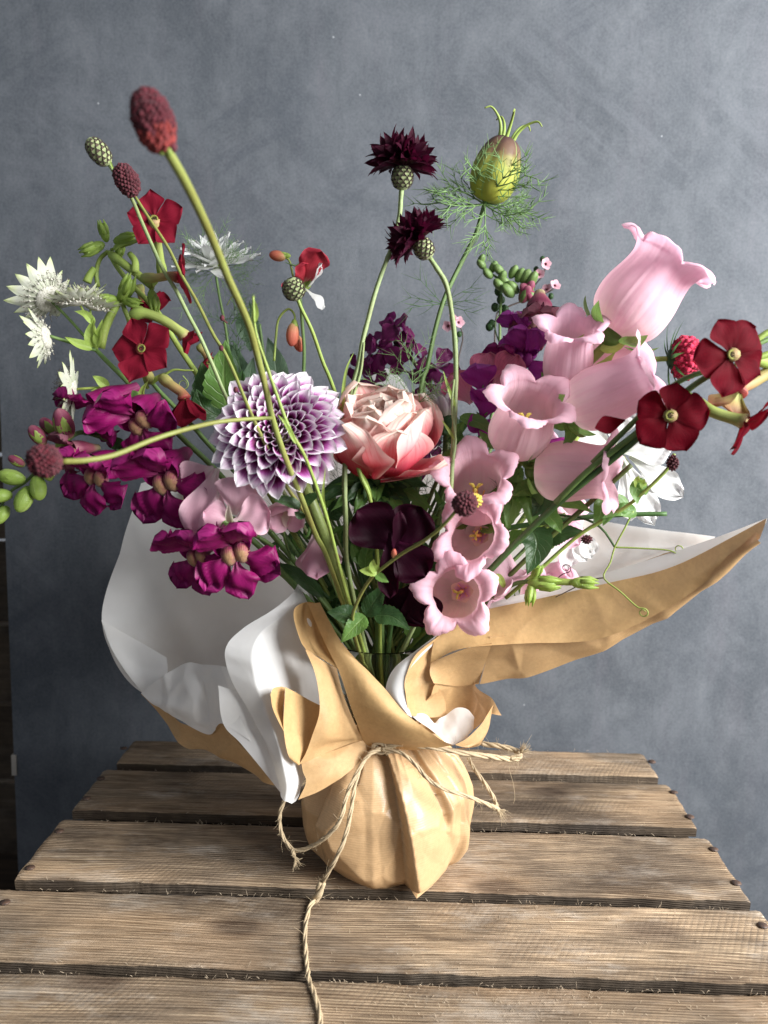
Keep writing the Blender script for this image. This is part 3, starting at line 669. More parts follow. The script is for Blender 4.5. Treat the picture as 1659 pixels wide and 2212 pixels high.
for k, dz in enumerate((-0.0016, 0.0006, 0.0028)):
    cx = V((tie.x, BC.y, ZT+dz)); pts = [cx+V((0.0245*math.cos(a), 0.0245*math.sin(a), 0.0012*math.sin(a*2+k))) for a in [2*PI*i/24+0.3 for i in range(25)]]
    rope(pts, 'winding', TR*0.95)
rope([(806, 1614, .4475), (820, 1604, .443), (834, 1612, .441), (826, 1624, .4415), (810, 1622, .443), (808, 1608, .4435), (830, 1604, .442), (844, 1616, .4425), (832, 1628, .443)], 'knot', TR*1.15)
rope([(822, 1618, .441), (800, 1628, .4375), (782, 1650, .4345), (768, 1690, .4285), (760, 1740, .4225), (748, 1800, .4165), (728, 1850, .4145), (706, 1890, .4175), (690, 1922, .4225), ground(684, 1938, .003), ground(668, 1962, .0016), ground(659, 2010, .0014), ground(661, 2060, .0014),
      ground(664, 2092, .0006), ground(668, 2118, .0006), ground(680, 2150, .0014), ground(692, 2200, .0014), ground(690, 2260, .0014)], 'trailing_end')
rope([(696, 1905, .4195), (690, 1925, .4195), (683, 1938, .4205), (678, 1944, .4215)], 'overhand_knot', TR*1.9, 2.0, 40)
rope([(818, 1616, .442), (796, 1630, .4395), (772, 1668, .4315), (750, 1716, .4245), (735, 1770, .4175), (706, 1806, .4195), (672, 1828, .4245), (636, 1836, .4285), (611, 1806, .4335), (604, 1770, .4375), (612, 1735, .4405), (640, 1700, .4455), (700, 1670, .4515), (780, 1626, .4515)], 'left_loop', TR*.95)
rope([(634, 1834, .4285), (633, 1842, .427), (636, 1850, .426)], 'loop_tuft', TR*.9, 3, 30)
rope([(826, 1616, .4415), (870, 1606, .4375), (930, 1614, .4345), (1000, 1626, .4355), (1060, 1634, .4395), (1100, 1640, .4445), (1121, 1636, .4475), (1116, 1622, .4495), (1080, 1612, .4515), (1040, 1606, .4555)], 'right_loop', TR*1.25, 1.3, 0)
rope([(826, 1620, .4405), (866, 1626, .4345), (896, 1650, .4285), (924, 1682, .4225), (960, 1704, .4215), (1010, 1720, .4265), (1050, 1736, .4345), (1072, 1744, .4405), (1066, 1722, .4455), (1046, 1690, .4505), (1024, 1660, .4555), (1012, 1636, .4595)], 'lower_right_loop', TR*.9, 1.0)
rope([(1102, 1638, .4445), (1118, 1632, .4455), (1124, 1626, .446)], 'frayed_end', TR*1.2, 4, 45)
rope([(1060, 1740, .4375), (1070, 1745, .4395), (1077, 1750, .4405)], 'frayed_end', TR*1.1, 4, 35)
fb = MB(); fb.tube(curve([at(*p) for p in ((1104, 1642, .4445), (1100, 1660, .4435), (1108, 1690, .442), (1112, 1720, .441), (1109, 1736, .4405))], 20), 0.00013, 4)
solid(fb, 'loose_fibre', M_JUTE, twine)
# ------------------------------------------------------------------ petals, leaves, stems: materials
def mat_petal(name, ramp, edge=None, epow=3.0, vein=0.25, veincol=None, trans=0.35, rough=0.5, nscale=14.0, spec=0.3, mott=0.25, sheen=0.0, tboost=None, bump=0.4, axis=None):
    m, nt = new_mat(name)
    uv = N(nt, 'ShaderNodeTexCoord').outputs['UV']; s = N(nt, 'ShaderNodeSeparateXYZ', {0: uv})
    u, v = s.outputs[0], s.outputs[1]
    ob = N(nt, 'ShaderNodeTexCoord').outputs['Object']
    rnd = N(nt, 'ShaderNodeObjectInfo').outputs['Random']
    vv = MA(nt, 'ADD', v, MA(nt, 'MULTIPLY', MA(nt, 'SUBTRACT', NOISE(nt, MAPP(nt, uv, (nscale, 1.5, 1)), 1.0, 3), 0.5), 0.22))
    c = RAMP(nt, vv, ramp)
    vn = NOISE(nt, MAPP(nt, uv, (nscale*2.2, 2.2, 1)), 1.0, 4, 0.6, 0.3)
    if veincol is None: veincol = tuple(x*0.6 for x in ramp[len(ramp)//2][1])
    c = MIX(nt, RAMP(nt, vn, [(0.52, 0.0), (0.60, vein), (0.75, vein*0.5)]), c, veincol)
    if edge is not None:
        e = MA(nt, 'POWER', MA(nt, 'ABSOLUTE', MA(nt, 'MULTIPLY', MA(nt, 'SUBTRACT', u, 0.5), 2.0)), epow)
        c = MIX(nt, MA(nt, 'MINIMUM', e, 1.0), c, edge)
    mn = NOISE(nt, ob, 160, 4, 0.6)
    hs = N(nt, 'ShaderNodeHueSaturation', {'Color': c, 'Value': MA(nt, 'ADD', 1.0-mott*0.5, MA(nt, 'MULTIPLY', MA(nt, 'ADD', MA(nt, 'MULTIPLY', mn, 0.6), MA(nt, 'MULTIPLY', rnd, 0.4)), mott))}).outputs[0]
    OUT(nt, hs, rough, BUMP(nt, MA(nt, 'ADD', vn, MA(nt, 'MULTIPLY', mn, 0.5)), bump, 0.0006), trans=trans, spec=spec, sheen=sheen, tcol=tboost)
    return m
M_STEM = {}
def mat_stem(name, a, b, trans=0.06, rough=0.5):
    m, nt = new_mat(name); uv = N(nt, 'ShaderNodeTexCoord').outputs['UV']; ob = N(nt, 'ShaderNodeTexCoord').outputs['Object']
    n = NOISE(nt, MAPP(nt, uv, (6, 0.6, 1)), 1.5, 4, 0.6); f = NOISE(nt, ob, 700, 3)
    c = MIX(nt, n, a, b); c = MIX(nt, RAMP(nt, NOISE(nt, MAPP(nt, uv, (0.4, 1.4, 1)), 1.3, 3), [(0.42, 0.0), (0.7, 0.7)]), c, (a[0]*1.1, a[1]*0.62, a[2]*0.6)); c = MIX(nt, 0.25, c, MIX(nt, f, tuple(x*0.5 for x in a), tuple(min(1, x*1.5) for x in b)))
    OUT(nt, c, rough, BUMP(nt, MA(nt, 'ADD', f, MA(nt, 'MULTIPLY', n, 2)), 0.4, 0.0004), trans=trans, spec=0.4)
    return m
M_LIME = mat_stem('lime_stem', (0.20, 0.30, 0.05), (0.36, 0.47, 0.12))
M_GREY = mat_stem('grey_green_stem', (0.17, 0.25, 0.09), (0.34, 0.42, 0.19))
M_DARKS = mat_stem('dark_green_stem', (0.035, 0.09, 0.025), (0.085, 0.17, 0.05))
M_MIDS = mat_stem('mid_green_stem', (0.08, 0.16, 0.04), (0.18, 0.29, 0.09))
M_OLIVE = mat_stem('olive_stem', (0.17, 0.19, 0.04), (0.29, 0.33, 0.09))
M_DEEP = mat_stem('brown_green_stem', (0.06, 0.08, 0.02), (0.15, 0.19, 0.05))
M_PURS = mat_stem('purple_stem', (0.05, 0.03, 0.03), (0.11, 0.09, 0.07))
def mat_leaf(name, a, b, vein, trans=0.3, rough=0.42):
    m, nt = new_mat(name); uv = N(nt, 'ShaderNodeTexCoord').outputs['UV']; s = N(nt, 'ShaderNodeSeparateXYZ', {0: uv}); u, v = s.outputs[0], s.outputs[1]
    ob = N(nt, 'ShaderNodeTexCoord').outputs['Object']
    au = MA(nt, 'ABSOLUTE', MA(nt, 'SUBTRACT', u, 0.5))
    sv = MA(nt, 'ABSOLUTE', MA(nt, 'SINE', MA(nt, 'MULTIPLY', MA(nt, 'SUBTRACT', v, MA(nt, 'MULTIPLY', au, 0.5)), 24.0)))
    vm = MA(nt, 'MAXIMUM', RAMP(nt, sv, [(0.0, 1.0), (0.22, 0.0)]), RAMP(nt, au, [(0.015, 1.0), (0.05, 0.0)]))
    n = NOISE(nt, ob, 90, 4, 0.6); c = MIX(nt, n, a, b); c = MIX(nt, MA(nt, 'MULTIPLY', vm, 0.6), c, vein)
    OUT(nt, c, rough, BUMP(nt, MA(nt, 'ADD', MA(nt, 'MULTIPLY', vm, -1.0), NOISE(nt, ob, 400, 2)), 0.5, 0.0007), trans=trans, spec=0.4, tcol=tuple(min(1, x*2.2) for x in b))
    return m
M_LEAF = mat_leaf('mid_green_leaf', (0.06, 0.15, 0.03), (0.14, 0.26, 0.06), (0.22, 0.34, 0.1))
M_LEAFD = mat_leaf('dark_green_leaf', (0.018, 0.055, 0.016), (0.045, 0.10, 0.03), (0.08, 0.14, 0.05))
M_LEAFL = mat_leaf('lime_leaf', (0.22, 0.33, 0.06), (0.36, 0.48, 0.11), (0.46, 0.56, 0.2))
M_LEAFG = mat_leaf('glaucous_leaf', (0.09, 0.16, 0.10), (0.15, 0.23, 0.14), (0.2, 0.3, 0.18))
M_BELL = mat_petal('pale_pink_bell', [(0.0, (0.84, 0.68, 0.64)), (0.35, (0.86, 0.58, 0.66)), (0.8, (0.86, 0.52, 0.65)), (1.0, (0.88, 0.60, 0.70))], vein=0.32, veincol=(0.80, 0.44, 0.56), trans=0.38, rough=0.6, nscale=26, mott=0.2, sheen=0.15, bump=0.45, spec=.2)
M_BELLH = mat_petal('pink_bell_front', [(0.0, (0.76, 0.58, 0.54)), (0.35, (0.85, 0.58, 0.62)), (0.8, (0.89, 0.54, 0.64)), (1.0, (0.90, 0.58, 0.68))], vein=0.32, veincol=(0.82, 0.44, 0.55), trans=0.35, rough=0.6, nscale=26, mott=0.2, sheen=0.15, bump=0.45, spec=.2)
M_RED = mat_petal('red_tobacco_petal', [(0.0, (0.15, 0.006, 0.016)), (0.4, (0.20, 0.008, 0.024)), (1.0, (0.17, 0.007, 0.020))], vein=0.4, veincol=(0.14, 0.003, 0.012), trans=0.22, rough=0.6, spec=0.1)
M_REDD = mat_petal('deep_red_tobacco_petal', [(0.0, (0.03, 0.004, 0.005)), (0.3, (0.075, 0.002, 0.006)), (0.7, (0.095, 0.002, 0.008)), (1.0, (0.07, 0.002, 0.007))], vein=0.5, veincol=(0.04, 0.001, 0.004), trans=0.2, rough=0.6, sheen=0.0, spec=0.04, tboost=(0.30, 0.006, 0.018, 1))
M_TUBE = mat_petal('red_brown_corolla_tube', [(0.0, (0.34, 0.40, 0.12)), (0.55, (0.42, 0.28, 0.12)), (1.0, (0.33, 0.05, 0.05))], vein=0.3, trans=0.15, rough=0.55)
M_TUBEG = mat_petal('green_corolla_tube', [(0.0, (0.28, 0.40, 0.08)), (0.8, (0.38, 0.42, 0.13)), (1.0, (0.42, 0.28, 0.14))], vein=0.3, trans=0.15, rough=0.55)
M_WHITE = mat_petal('greenish_white_bract', [(0.0, (0.50, 0.54, 0.38)), (0.7, (0.60, 0.61, 0.52)), (0.9, (0.62, 0.68, 0.38)), (1.0, (0.36, 0.46, 0.14))], vein=0.4, veincol=(0.60, 0.66, 0.48), trans=0.35, rough=0.55, nscale=5)
M_WHITEP = mat_petal('white_petal', [(0.0, (0.66, 0.72, 0.52)), (0.3, (0.84, 0.85, 0.82)), (1.0, (0.88, 0.88, 0.88))], vein=0.35, veincol=(0.72, 0.74, 0.68), trans=0.4, rough=0.5)
M_FLORET = mat_petal('dark_floret', [(0.0, (0.06, 0.01, 0.03)), (0.6, (0.028, 0.003, 0.010)), (1.0, (0.045, 0.004, 0.016))], vein=0.4, veincol=(0.012, 0.001, 0.004), trans=0.12, rough=0.55, spec=0.1, mott=0.6, tboost=(0.2, 0.01, 0.06, 1))
M_DAHL = None
def mat_dahlia():
    m, nt = new_mat('purple_and_white_ray'); uv = N(nt, 'ShaderNodeTexCoord').outputs['UV']; s = N(nt, 'ShaderNodeSeparateXYZ', {0: uv}); u, v = s.outputs[0], s.outputs[1]
    au = MA(nt, 'MULTIPLY', MA(nt, 'ABSOLUTE', MA(nt, 'SUBTRACT', u, 0.5)), 2.0)
    n = NOISE(nt, MAPP(nt, uv, (14, 1.5, 1)), 1.0, 3)
    k = MA(nt, 'ADD', MA(nt, 'ADD', v, MA(nt, 'MULTIPLY', MA(nt, 'POWER', au, 4.0), 0.36)), MA(nt, 'MULTIPLY', MA(nt, 'SUBTRACT', n, 0.5), 0.2))
    c = RAMP(nt, k, [(0.38, (0.055, 0.003, 0.028)), (0.60, (0.17, 0.010, 0.095)), (0.70, (0.38, 0.09, 0.32)), (0.82, (0.74, 0.54, 0.69)), (1.0, (0.88, 0.84, 0.87))])
    back = N(nt, 'ShaderNodeNewGeometry').outputs['Backfacing']
    c = MIX(nt, MA(nt, 'MULTIPLY', back, 0.0), c, (0.8, 0.7, 0.8))
    OUT(nt, c, 0.42, BUMP(nt, n, 0.3, 0.0006), trans=0.25, spec=0.35); return m
M_DAHL = mat_dahlia()
M_DAHLB = mat_petal('pale_mauve_ray_back', [(0.0, (0.30, 0.32, 0.12)), (0.35, (0.50, 0.47, 0.36)), (0.65, (0.74, 0.64, 0.68)), (1.0, (0.86, 0.82, 0.84))], vein=0.45, veincol=(0.42, 0.18, 0.36), trans=0.25)
M_DISC = mat_petal('dahlia_heart', [(0.0, (0.28, 0.2, 0.18)), (1.0, (0.35, 0.28, 0.16))], trans=0.1)
M_ROSE = mat_petal('coral_and_cream_petal', [(0.0, (0.44, 0.008, 0.035)), (0.36, (0.60, 0.018, 0.06)), (0.55, (0.74, 0.10, 0.15)), (0.74, (0.84, 0.36, 0.37)), (0.90, (0.87, 0.62, 0.56)), (1.0, (0.82, 0.75, 0.64))], edge=(0.84, 0.55, 0.50), epow=9, vein=0.5, veincol=(0.76, 0.12, 0.15), trans=0.3, rough=0.6, nscale=10, mott=0.1)
M_ROSEP = mat_petal('blush_petal', [(0.0, (0.64, 0.03, 0.07)), (0.35, (0.80, 0.24, 0.28)), (0.62, (0.86, 0.50, 0.49)), (0.88, (0.88, 0.70, 0.64)), (1.0, (0.86, 0.78, 0.68))], edge=(0.86, 0.64, 0.58), epow=8, vein=0.4, veincol=(0.82, 0.36, 0.33), trans=0.35, rough=0.6, nscale=10, mott=0.1)
M_PEA = mat_petal('pale_pink_pea_petal', [(0.0, (0.82, 0.72, 0.66)), (0.3, (0.80, 0.50, 0.58)), (1.0, (0.78, 0.42, 0.54))], edge=(0.82, 0.54, 0.62), vein=0.25, veincol=(0.78, 0.40, 0.50), trans=0.4, rough=0.55, sheen=0.3, mott=0.12)
M_PEAK = mat_petal('cream_keel', [(0.0, (0.60, 0.64, 0.34)), (0.5, (0.80, 0.76, 0.60)), (1.0, (0.84, 0.66, 0.62))], vein=0.1, trans=0.3)
M_PEAD = mat_petal('maroon_black_pea_petal', [(0.0, (0.03, 0.003, 0.015)), (0.4, (0.012, 0.001, 0.005)), (0.8, (0.015, 0.0015, 0.006)), (1.0, (0.03, 0.004, 0.013))], vein=0.4, veincol=(0.010, 0.001, 0.005), trans=0.1, rough=0.5, sheen=0.0, spec=0.06, tboost=(0.07, 0.004, 0.022, 1))
M_PEAR = mat_petal('red_pea_petal', [(0.0, (0.80, 0.62, 0.50)), (0.3, (0.55, 0.05, 0.07)), (1.0, (0.38, 0.02, 0.04))], edge=(0.50, 0.04, 0.07), vein=0.3, trans=0.3)
M_CORAL = mat_petal('coral_bud', [(0.0, (0.55, 0.50, 0.22)), (0.5, (0.66, 0.20, 0.12)), (1.0, (0.62, 0.12, 0.09))], vein=0.2, trans=0.25)
M_SNAP = mat_petal('magenta_snapdragon', [(0.0, (0.26, 0.05, 0.13)), (0.35, (0.24, 0.007, 0.10)), (0.8, (0.21, 0.006, 0.09)), (1.0, (0.30, 0.02, 0.15))], vein=0.6, veincol=(0.10, 0.002, 0.045), trans=0.2, rough=0.42, sheen=0.0, spec=0.22, tboost=(0.42, 0.015, 0.22, 1))
M_SNAPV = mat_petal('violet_snapdragon', [(0.0, (0.20, 0.012, 0.12)), (0.5, (0.27, 0.010, 0.18)), (1.0, (0.42, 0.06, 0.36))], vein=0.4, veincol=(0.14, 0.006, 0.12), trans=0.28, rough=0.45, sheen=0.08, tboost=(0.5, 0.05, 0.42, 1))
def mat_palate(name, a, b):
    m, nt = new_mat(name); ob = N(nt, 'ShaderNodeTexCoord').outputs['Object']; uv = N(nt, 'ShaderNodeTexCoord').outputs['UV']
    v = N(nt, 'ShaderNodeSeparateXYZ', {0: uv}).outputs[1]
    n = NOISE(nt, ob, 260, 5, 0.65)
    c = MIX(nt, RAMP(nt, MA(nt, 'ADD', v, MA(nt, 'MULTIPLY', MA(nt, 'SUBTRACT', n, 0.5), 0.9)), [(0.50, 0.0), (0.85, 1.0)]), a, b)
    w_ = N(nt, 'ShaderNodeTexWave', {'Vector': uv, 'Scale': 6.0, 'Distortion': 6.0, 'Detail': 3.0}).outputs['Fac']
    OUT(nt, c, 0.6, BUMP(nt, MA(nt, 'ADD', MA(nt, 'MULTIPLY', w_, .3), n), 0.5, 0.0006), trans=0.12, sheen=0.3); return m
M_PAL = mat_palate('buff_yellow_palate', (0.28, 0.014, 0.09), (0.36, 0.20, 0.095))
M_PALP = mat_palate('pink_cream_palate', (0.55, 0.22, 0.36), (0.66, 0.48, 0.36))
M_BUDP = mat_petal('dusky_pink_bud', [(0.0, (0.38, 0.36, 0.18)), (0.3, (0.32, 0.09, 0.12)), (0.7, (0.22, 0.035, 0.08)), (1.0, (0.40, 0.16, 0.2))], vein=0.3, trans=0.2, rough=0.6)
M_PHL = mat_petal('plum_rocket_petal', [(0.0, (0.30, 0.10, 0.25)), (0.25, (0.12, 0.006, 0.07)), (1.0, (0.085, 0.004, 0.045))], vein=0.4, veincol=(0.04, 0.002, 0.02), trans=0.2, rough=0.5, tboost=(0.3, 0.02, 0.2, 1))
M_CYN = mat_petal('dusty_pink_petal', [(0.0, (0.35, 0.06, 0.12)), (0.3, (0.70, 0.36, 0.44)), (1.0, (0.76, 0.48, 0.54))], trans=0.3)
def mat_speck(name, a, b, sc_=500, rough=0.8, sheen=0.08, trans=0.05):
    m, nt = new_mat(name); ob = N(nt, 'ShaderNodeTexCoord').outputs['Object']; n = NOISE(nt, ob, sc_, 3, 0.6)
    OUT(nt, RAMP(nt, n, [(0.35, a), (0.65, b)]), rough, BUMP(nt, n, 0.5, 0.0005), trans=trans, sheen=sheen); return m
M_BURN = mat_speck('burnet_floret_red', (0.035, 0.003, 0.007), (0.10, 0.005, 0.014))
M_BURNC = mat_speck('burnet_floret_coral', (0.13, 0.012, 0.014), (0.24, 0.028, 0.022))
M_BURND = mat_speck('burnet_floret_dark', (0.045, 0.008, 0.012), (0.12, 0.02, 0.03))
M_SCALE = mat_speck('involucre_scale', (0.20, 0.25, 0.11), (0.36, 0.40, 0.20), 300)
M_SCALEE = mat_speck('involucre_fringe', (0.03, 0.018, 0.015), (0.10, 0.07, 0.05), 900)
M_BROWN = mat_speck('brown_tip', (0.05, 0.022, 0.018), (0.15, 0.07, 0.04), 900)
M_YEL = mat_speck('yellow_stamen', (0.55, 0.42, 0.05), (0.75, 0.62, 0.14), 900)
M_ORANGE = mat_speck('orange_stigma', (0.62, 0.26, 0.04), (0.78, 0.45, 0.10), 900)
M_THROAT = mat_speck('green_throat', (0.10, 0.11, 0.02), (0.26, 0.25, 0.05), 700)
M_THD = mat_speck('dark_throat', (0.02, 0.014, 0.01), (0.07, 0.06, 0.02), 700)
M_PIN = mat_speck('cream_floret', (0.34, 0.33, 0.26), (0.62, 0.60, 0.54), 1200)
M_FERN = mat_speck('fennel_green_thread', (0.10, 0.20, 0.06), (0.20, 0.32, 0.12), 400, 0.6, 0.0)
M_FERND = mat_speck('dark_fennel_thread', (0.03, 0.08, 0.025), (0.08, 0.16, 0.05), 400, 0.6, 0.0)

# ------------------------------------------------------------------ petals and leaves: shapes
MC = {}
def prof_w(v, kind):
    if kind == 'pointed': return (math.sin(PI*min(v, 1)**0.75)**0.8)*(1 if v < .97 else 1)
    if kind == 'lance': return math.sin(PI*v**0.6)**0.9
    if kind == 'round': return min(1, (v/0.55)**0.7)*math.sqrt(max(0, 1-max(0, (v-0.55)/0.45)**2.4))
    if kind == 'fan': return (0.22+0.78*sm(0, .75, v))*math.sqrt(max(0, 1-max(0, (v-0.72)/0.28)**2.6))
    if kind == 'star': return min(1, 0.16+1.35*v)*max(0, 1-max(0, (v-0.62)/0.38)**2.1)**0.85
    if kind == 'starp': return min(1, 0.16+1.35*v)*max(0, 1-max(0, (v-0.58)/0.42)**1.35)**0.9
    if kind == 'oval': return math.sin(PI*min(v, 1)**0.85)**0.62
    if kind == 'strap': return (0.55+0.45*sm(0, .5, v))*math.sqrt(max(0, 1-max(0, (v-0.7)/0.3)**2))
    if kind == 'ray': return (0.45+0.55*sm(0, .5, v))*(max(0, 1-max(0, (v-0.60)/0.40)**2.2))**0.62
    return 1
def petal(name, mat, L, W, kind='pointed', a0=40, a1=0, a2=0, cup=0.0, ruf=0.0, rf=3, tw=0, fold=0.0, nu=8, nv=12, seed=0, roll=0.0, notch=0.0, serr=0):
    """a petal from the origin along +Z leaning towards +Y by a0+a1*v+a2*v*v degrees; cup>0 lifts its sides inward"""
    key = (name, mat.name, L, W, kind, a0, a1, a2, cup, ruf, rf, tw, fold, nu, nv, seed, roll, notch, serr)
    if key in MC: return MC[key]
    ys = [0.0]; zs = [0.0]; an = []
    K = 40
    for i in range(K+1):
        v = i/K; a = math.radians(a0+a1*v+a2*v*v); an.append(a)
        if i: ys.append(ys[-1]+math.sin(a)*L/K); zs.append(zs[-1]+math.cos(a)*L/K)
    def f(u, v):
        x = 2*u-1; ve = v
        if notch: ve = v*(1-notch*math.exp(-(x/0.25)**2)*(v**3))
        k = min(int(ve*K), K-1); fr = ve*K-k
        y = ys[k]*(1-fr)+ys[k+1]*fr; z = zs[k]*(1-fr)+zs[k+1]*fr; a = an[k]*(1-fr)+an[k+1]*fr
        hw = W*0.5*prof_w(v, kind)
        if serr: hw *= 1+0.09*((v*serr) % 1.0)*(1 if 0.04 < v < .97 else 0)
        n = V((0, -math.cos(a), math.sin(a))); t = V((0, math.sin(a), math.cos(a)))
        ca = cup*x*(0.6+0.4*math.sin(PI*v)); 
        if abs(cup) > 1e-3:
            px = hw*math.sin(ca)/cup if abs(cup) > 0.2 else hw*x
            pn = hw*(1-math.cos(ca))/cup if abs(cup) > 0.2 else 0.5*cup*hw*x*x
        else: px = hw*x; pn = 0
        pn += fold*hw*abs(x)
        pn += ruf*W*(abs(x)**1.5*0.7+0.5*v**3)*math.sin(rf*PI*v*1.3+x*rf*1.9+seed*2.3)*(0.3+0.7*v)
        pn += roll*W*abs(x)**5*-0.35
        p = V((px, y, z))+n*pn
        if tw:
            q = Matrix.Rotation(math.radians(tw)*v, 3, t); c0 = V((0, y, z)); p = c0+q @ (p-c0)
        if seed: p += n*noise.noise(V((x*1.3, v*2.5, seed*3.1)))*W*0.06
        return p
    mb = MB(); mb.grid(f, nu, nv); MC[key] = mb.mesh(name, mat); return MC[key]
def ringp(me, name, parent, O, n, ph=0, jit=4, s=1.0, tilt=0):
    for k in range(n):
        a = 2*PI*k/n+ph+math.radians(R.uniform(-jit, jit))
        place(me if not isinstance(me, list) else me[k % len(me)], name, parent, O @ RZ(a) @ RX(math.radians(-tilt+R.uniform(-jit, jit))) @ Matrix.Scale(s*R.uniform(.94, 1.05), 4))
def leaf(pts, wd, mat, parent, up=(0, -1, 0.5), serr=0, fold=0.25, name='leaf', ruf=0.05, kind='lance', nv=None, label=None):
    """a leaf along the pixel path pts, wd metres wide"""
    P = [p if isinstance(p, V) else at(*p) for p in pts]; nv = nv or (3*serr if serr else 16); C = curve(P, nv); mb = MB(); up = V(up).normalized(); nu = 6
    sd = R.uniform(0, 50)
    def f(u, v):
        i = round(v*nv); t = (C[min(i+1, nv)]-C[max(i-1, 0)]).normalized(); s_ = t.cross(up).normalized(); n = s_.cross(t)
        x = 2*u-1; hw = wd*0.5*prof_w(v, kind)
        if serr: hw *= 1+0.16*(0.7-((v*serr) % 1.0))
        return C[i]+s_*hw*x+n*(abs(x)*hw*fold+ruf*wd*math.sin(v*9+x*2+sd)*abs(x)+noise.noise(V((v*4, x, sd)))*wd*.05)
    mb.grid(f, nu, nv); return solid(mb, name, mat, parent, label=label)
def stem(pts, r0, r1, mat, parent, name='stem', n=None, sides=8, ribs=0, hairs=0, bumps=0.0):
    P = [p if isinstance(p, V) else at(*p) for p in pts]; L = sum((P[i+1]-P[i]).length for i in range(len(P)-1)); n = n or max(8, int(L/0.005))
    C = curve(P, n); rad = [r0+(r1-r0)*i/n for i in range(n+1)]
    if bumps: rad = [r*(1+bumps*noise.noise(c*260)) for r, c in zip(rad, C)]
    mb = MB(); mb.tube(C, rad, sides)
    if ribs:
        for i in range(len(mb.v)):
            if (i % sides) % 2 == 0:
                c = C[min(i//sides, n)]; mb.v[i] = tuple(c+(V(mb.v[i])-c)*(1-0.22))
    for k in range(hairs):
        i = R.randrange(n); c = C[i]; d = V((R.uniform(-1, 1), R.uniform(-1, 1), R.uniform(-1, 1))).normalized(); l = R.uniform(.0005, .0012)
        mb.tube([c+d*rad[i]*0.8, c+d*(rad[i]+l)], [0.00006, 0.00003], 3, cap=False)
    return solid(mb, name, mat, parent)
def pend(p, base=None):
    """run a stem on down into the vase"""
    b = base or STEMBASE+V((R.uniform(-.008, .008), R.uniform(-.008, .008), 0.002))
    nk = V((tie.x+R.uniform(-.008, .008), VC.y+R.uniform(-.008, .008), ZT+0.012))
    return [nk, b]
def P_(*a): return at(*a)
def floret_mesh(key, fn):
    if key not in MC: MC[key] = fn()
    return MC[key]
def dirpx(a, b):
    """unit direction from pixel point a to pixel point b, each (px,py,Y)"""
    return (at(*b)-at(*a)).normalized()

# ------------------------------------------------------------------ flower heads
def bell_mesh(seed, mat, L=0.052, RR=0.0185, flare=1.0, name='bell'):
    key = ('bell', seed, L, RR, flare, mat.name)
    if key in MC: return MC[key]
    pr_ = [V((0.0025, 0, 0)), V((RR*0.62, 0, L*0.02)), V((RR*0.93, 0, L*0.14)), V((RR*1.04, 0, L*0.30)), V((RR*1.03, 0, L*0.48)), V((RR*0.93, 0, L*0.68)), V((RR*0.90, 0, L*0.82)), V((RR*0.98, 0, L*0.92))]
    def f(u, v):
        a = 2*PI*u; k5 = (5*a/(2*PI)) % 1.0; tri = abs(2*k5-1)         # 1 on the midrib of a lobe, 0 between lobes
        which = int(((5*a/(2*PI))+0.5) % 5); ls = noise.noise(V((which*3.7, seed*1.9, 0)))
        lobe = min(1, tri*1.12)**0.8; rib = math.exp(-((1-tri)/0.06)**2); gap = math.exp(-(tri/0.10)**2)
        nz = noise.noise(V((math.cos(a)*1.6+seed*7, math.sin(a)*1.6, v*3))); nf = noise.noise(V((math.cos(a)*7+seed*3, math.sin(a)*7, v*5)))
        if v <= 0.66:
            q = spl(pr_, v/0.66); r = q.x*(1+0.05*nz*sm(.05, .4, v)+0.012*nf); z = q.z
            r *= 1+(0.030*rib-0.045*math.exp(-(tri/0.3)**2))*sm(0.08, 0.4, v)
        else:
            t = (v-0.66)/0.34; q = pr_[-1]; ln = (0.24+0.60*lobe)*RR*0.92*flare*(1+.22*ls)
            steps = 8; y = q.x*(1+0.030*rib-0.045*math.exp(-(tri/0.3)**2)); z = q.z
            mx = 132+34*ls+34*nz+24*(1-lobe)
            for s_ in range(steps):
                tt = t*(s_+0.5)/steps; ang = math.radians(16)+math.radians(mx)*tt**1.15
                y += math.sin(ang)*ln*t/steps; z += math.cos(ang)*ln*t/steps
            r = y*(1-0.07*gap*t); z += RR*(-0.05*gap*t+0.10*t*t*math.exp(-((tri-.45)/.2)**2)*(1+nz)); r += RR*(0.08*nf+0.05*noise.noise(V((math.cos(a)*17+seed, math.sin(a)*17, v*9))))*t
        return V((r*math.cos(a), r*math.sin(a), z))
    mb = MB(); mb.grid(f, 130, 50, True); MC[key] = mb.mesh(name, mat); return MC[key]
def sepal_mesh(): return petal('sepal', M_LEAF, 0.019, 0.0105, 'pointed', 86, -46, -14, cup=0.35, nu=4, nv=8, seed=2)
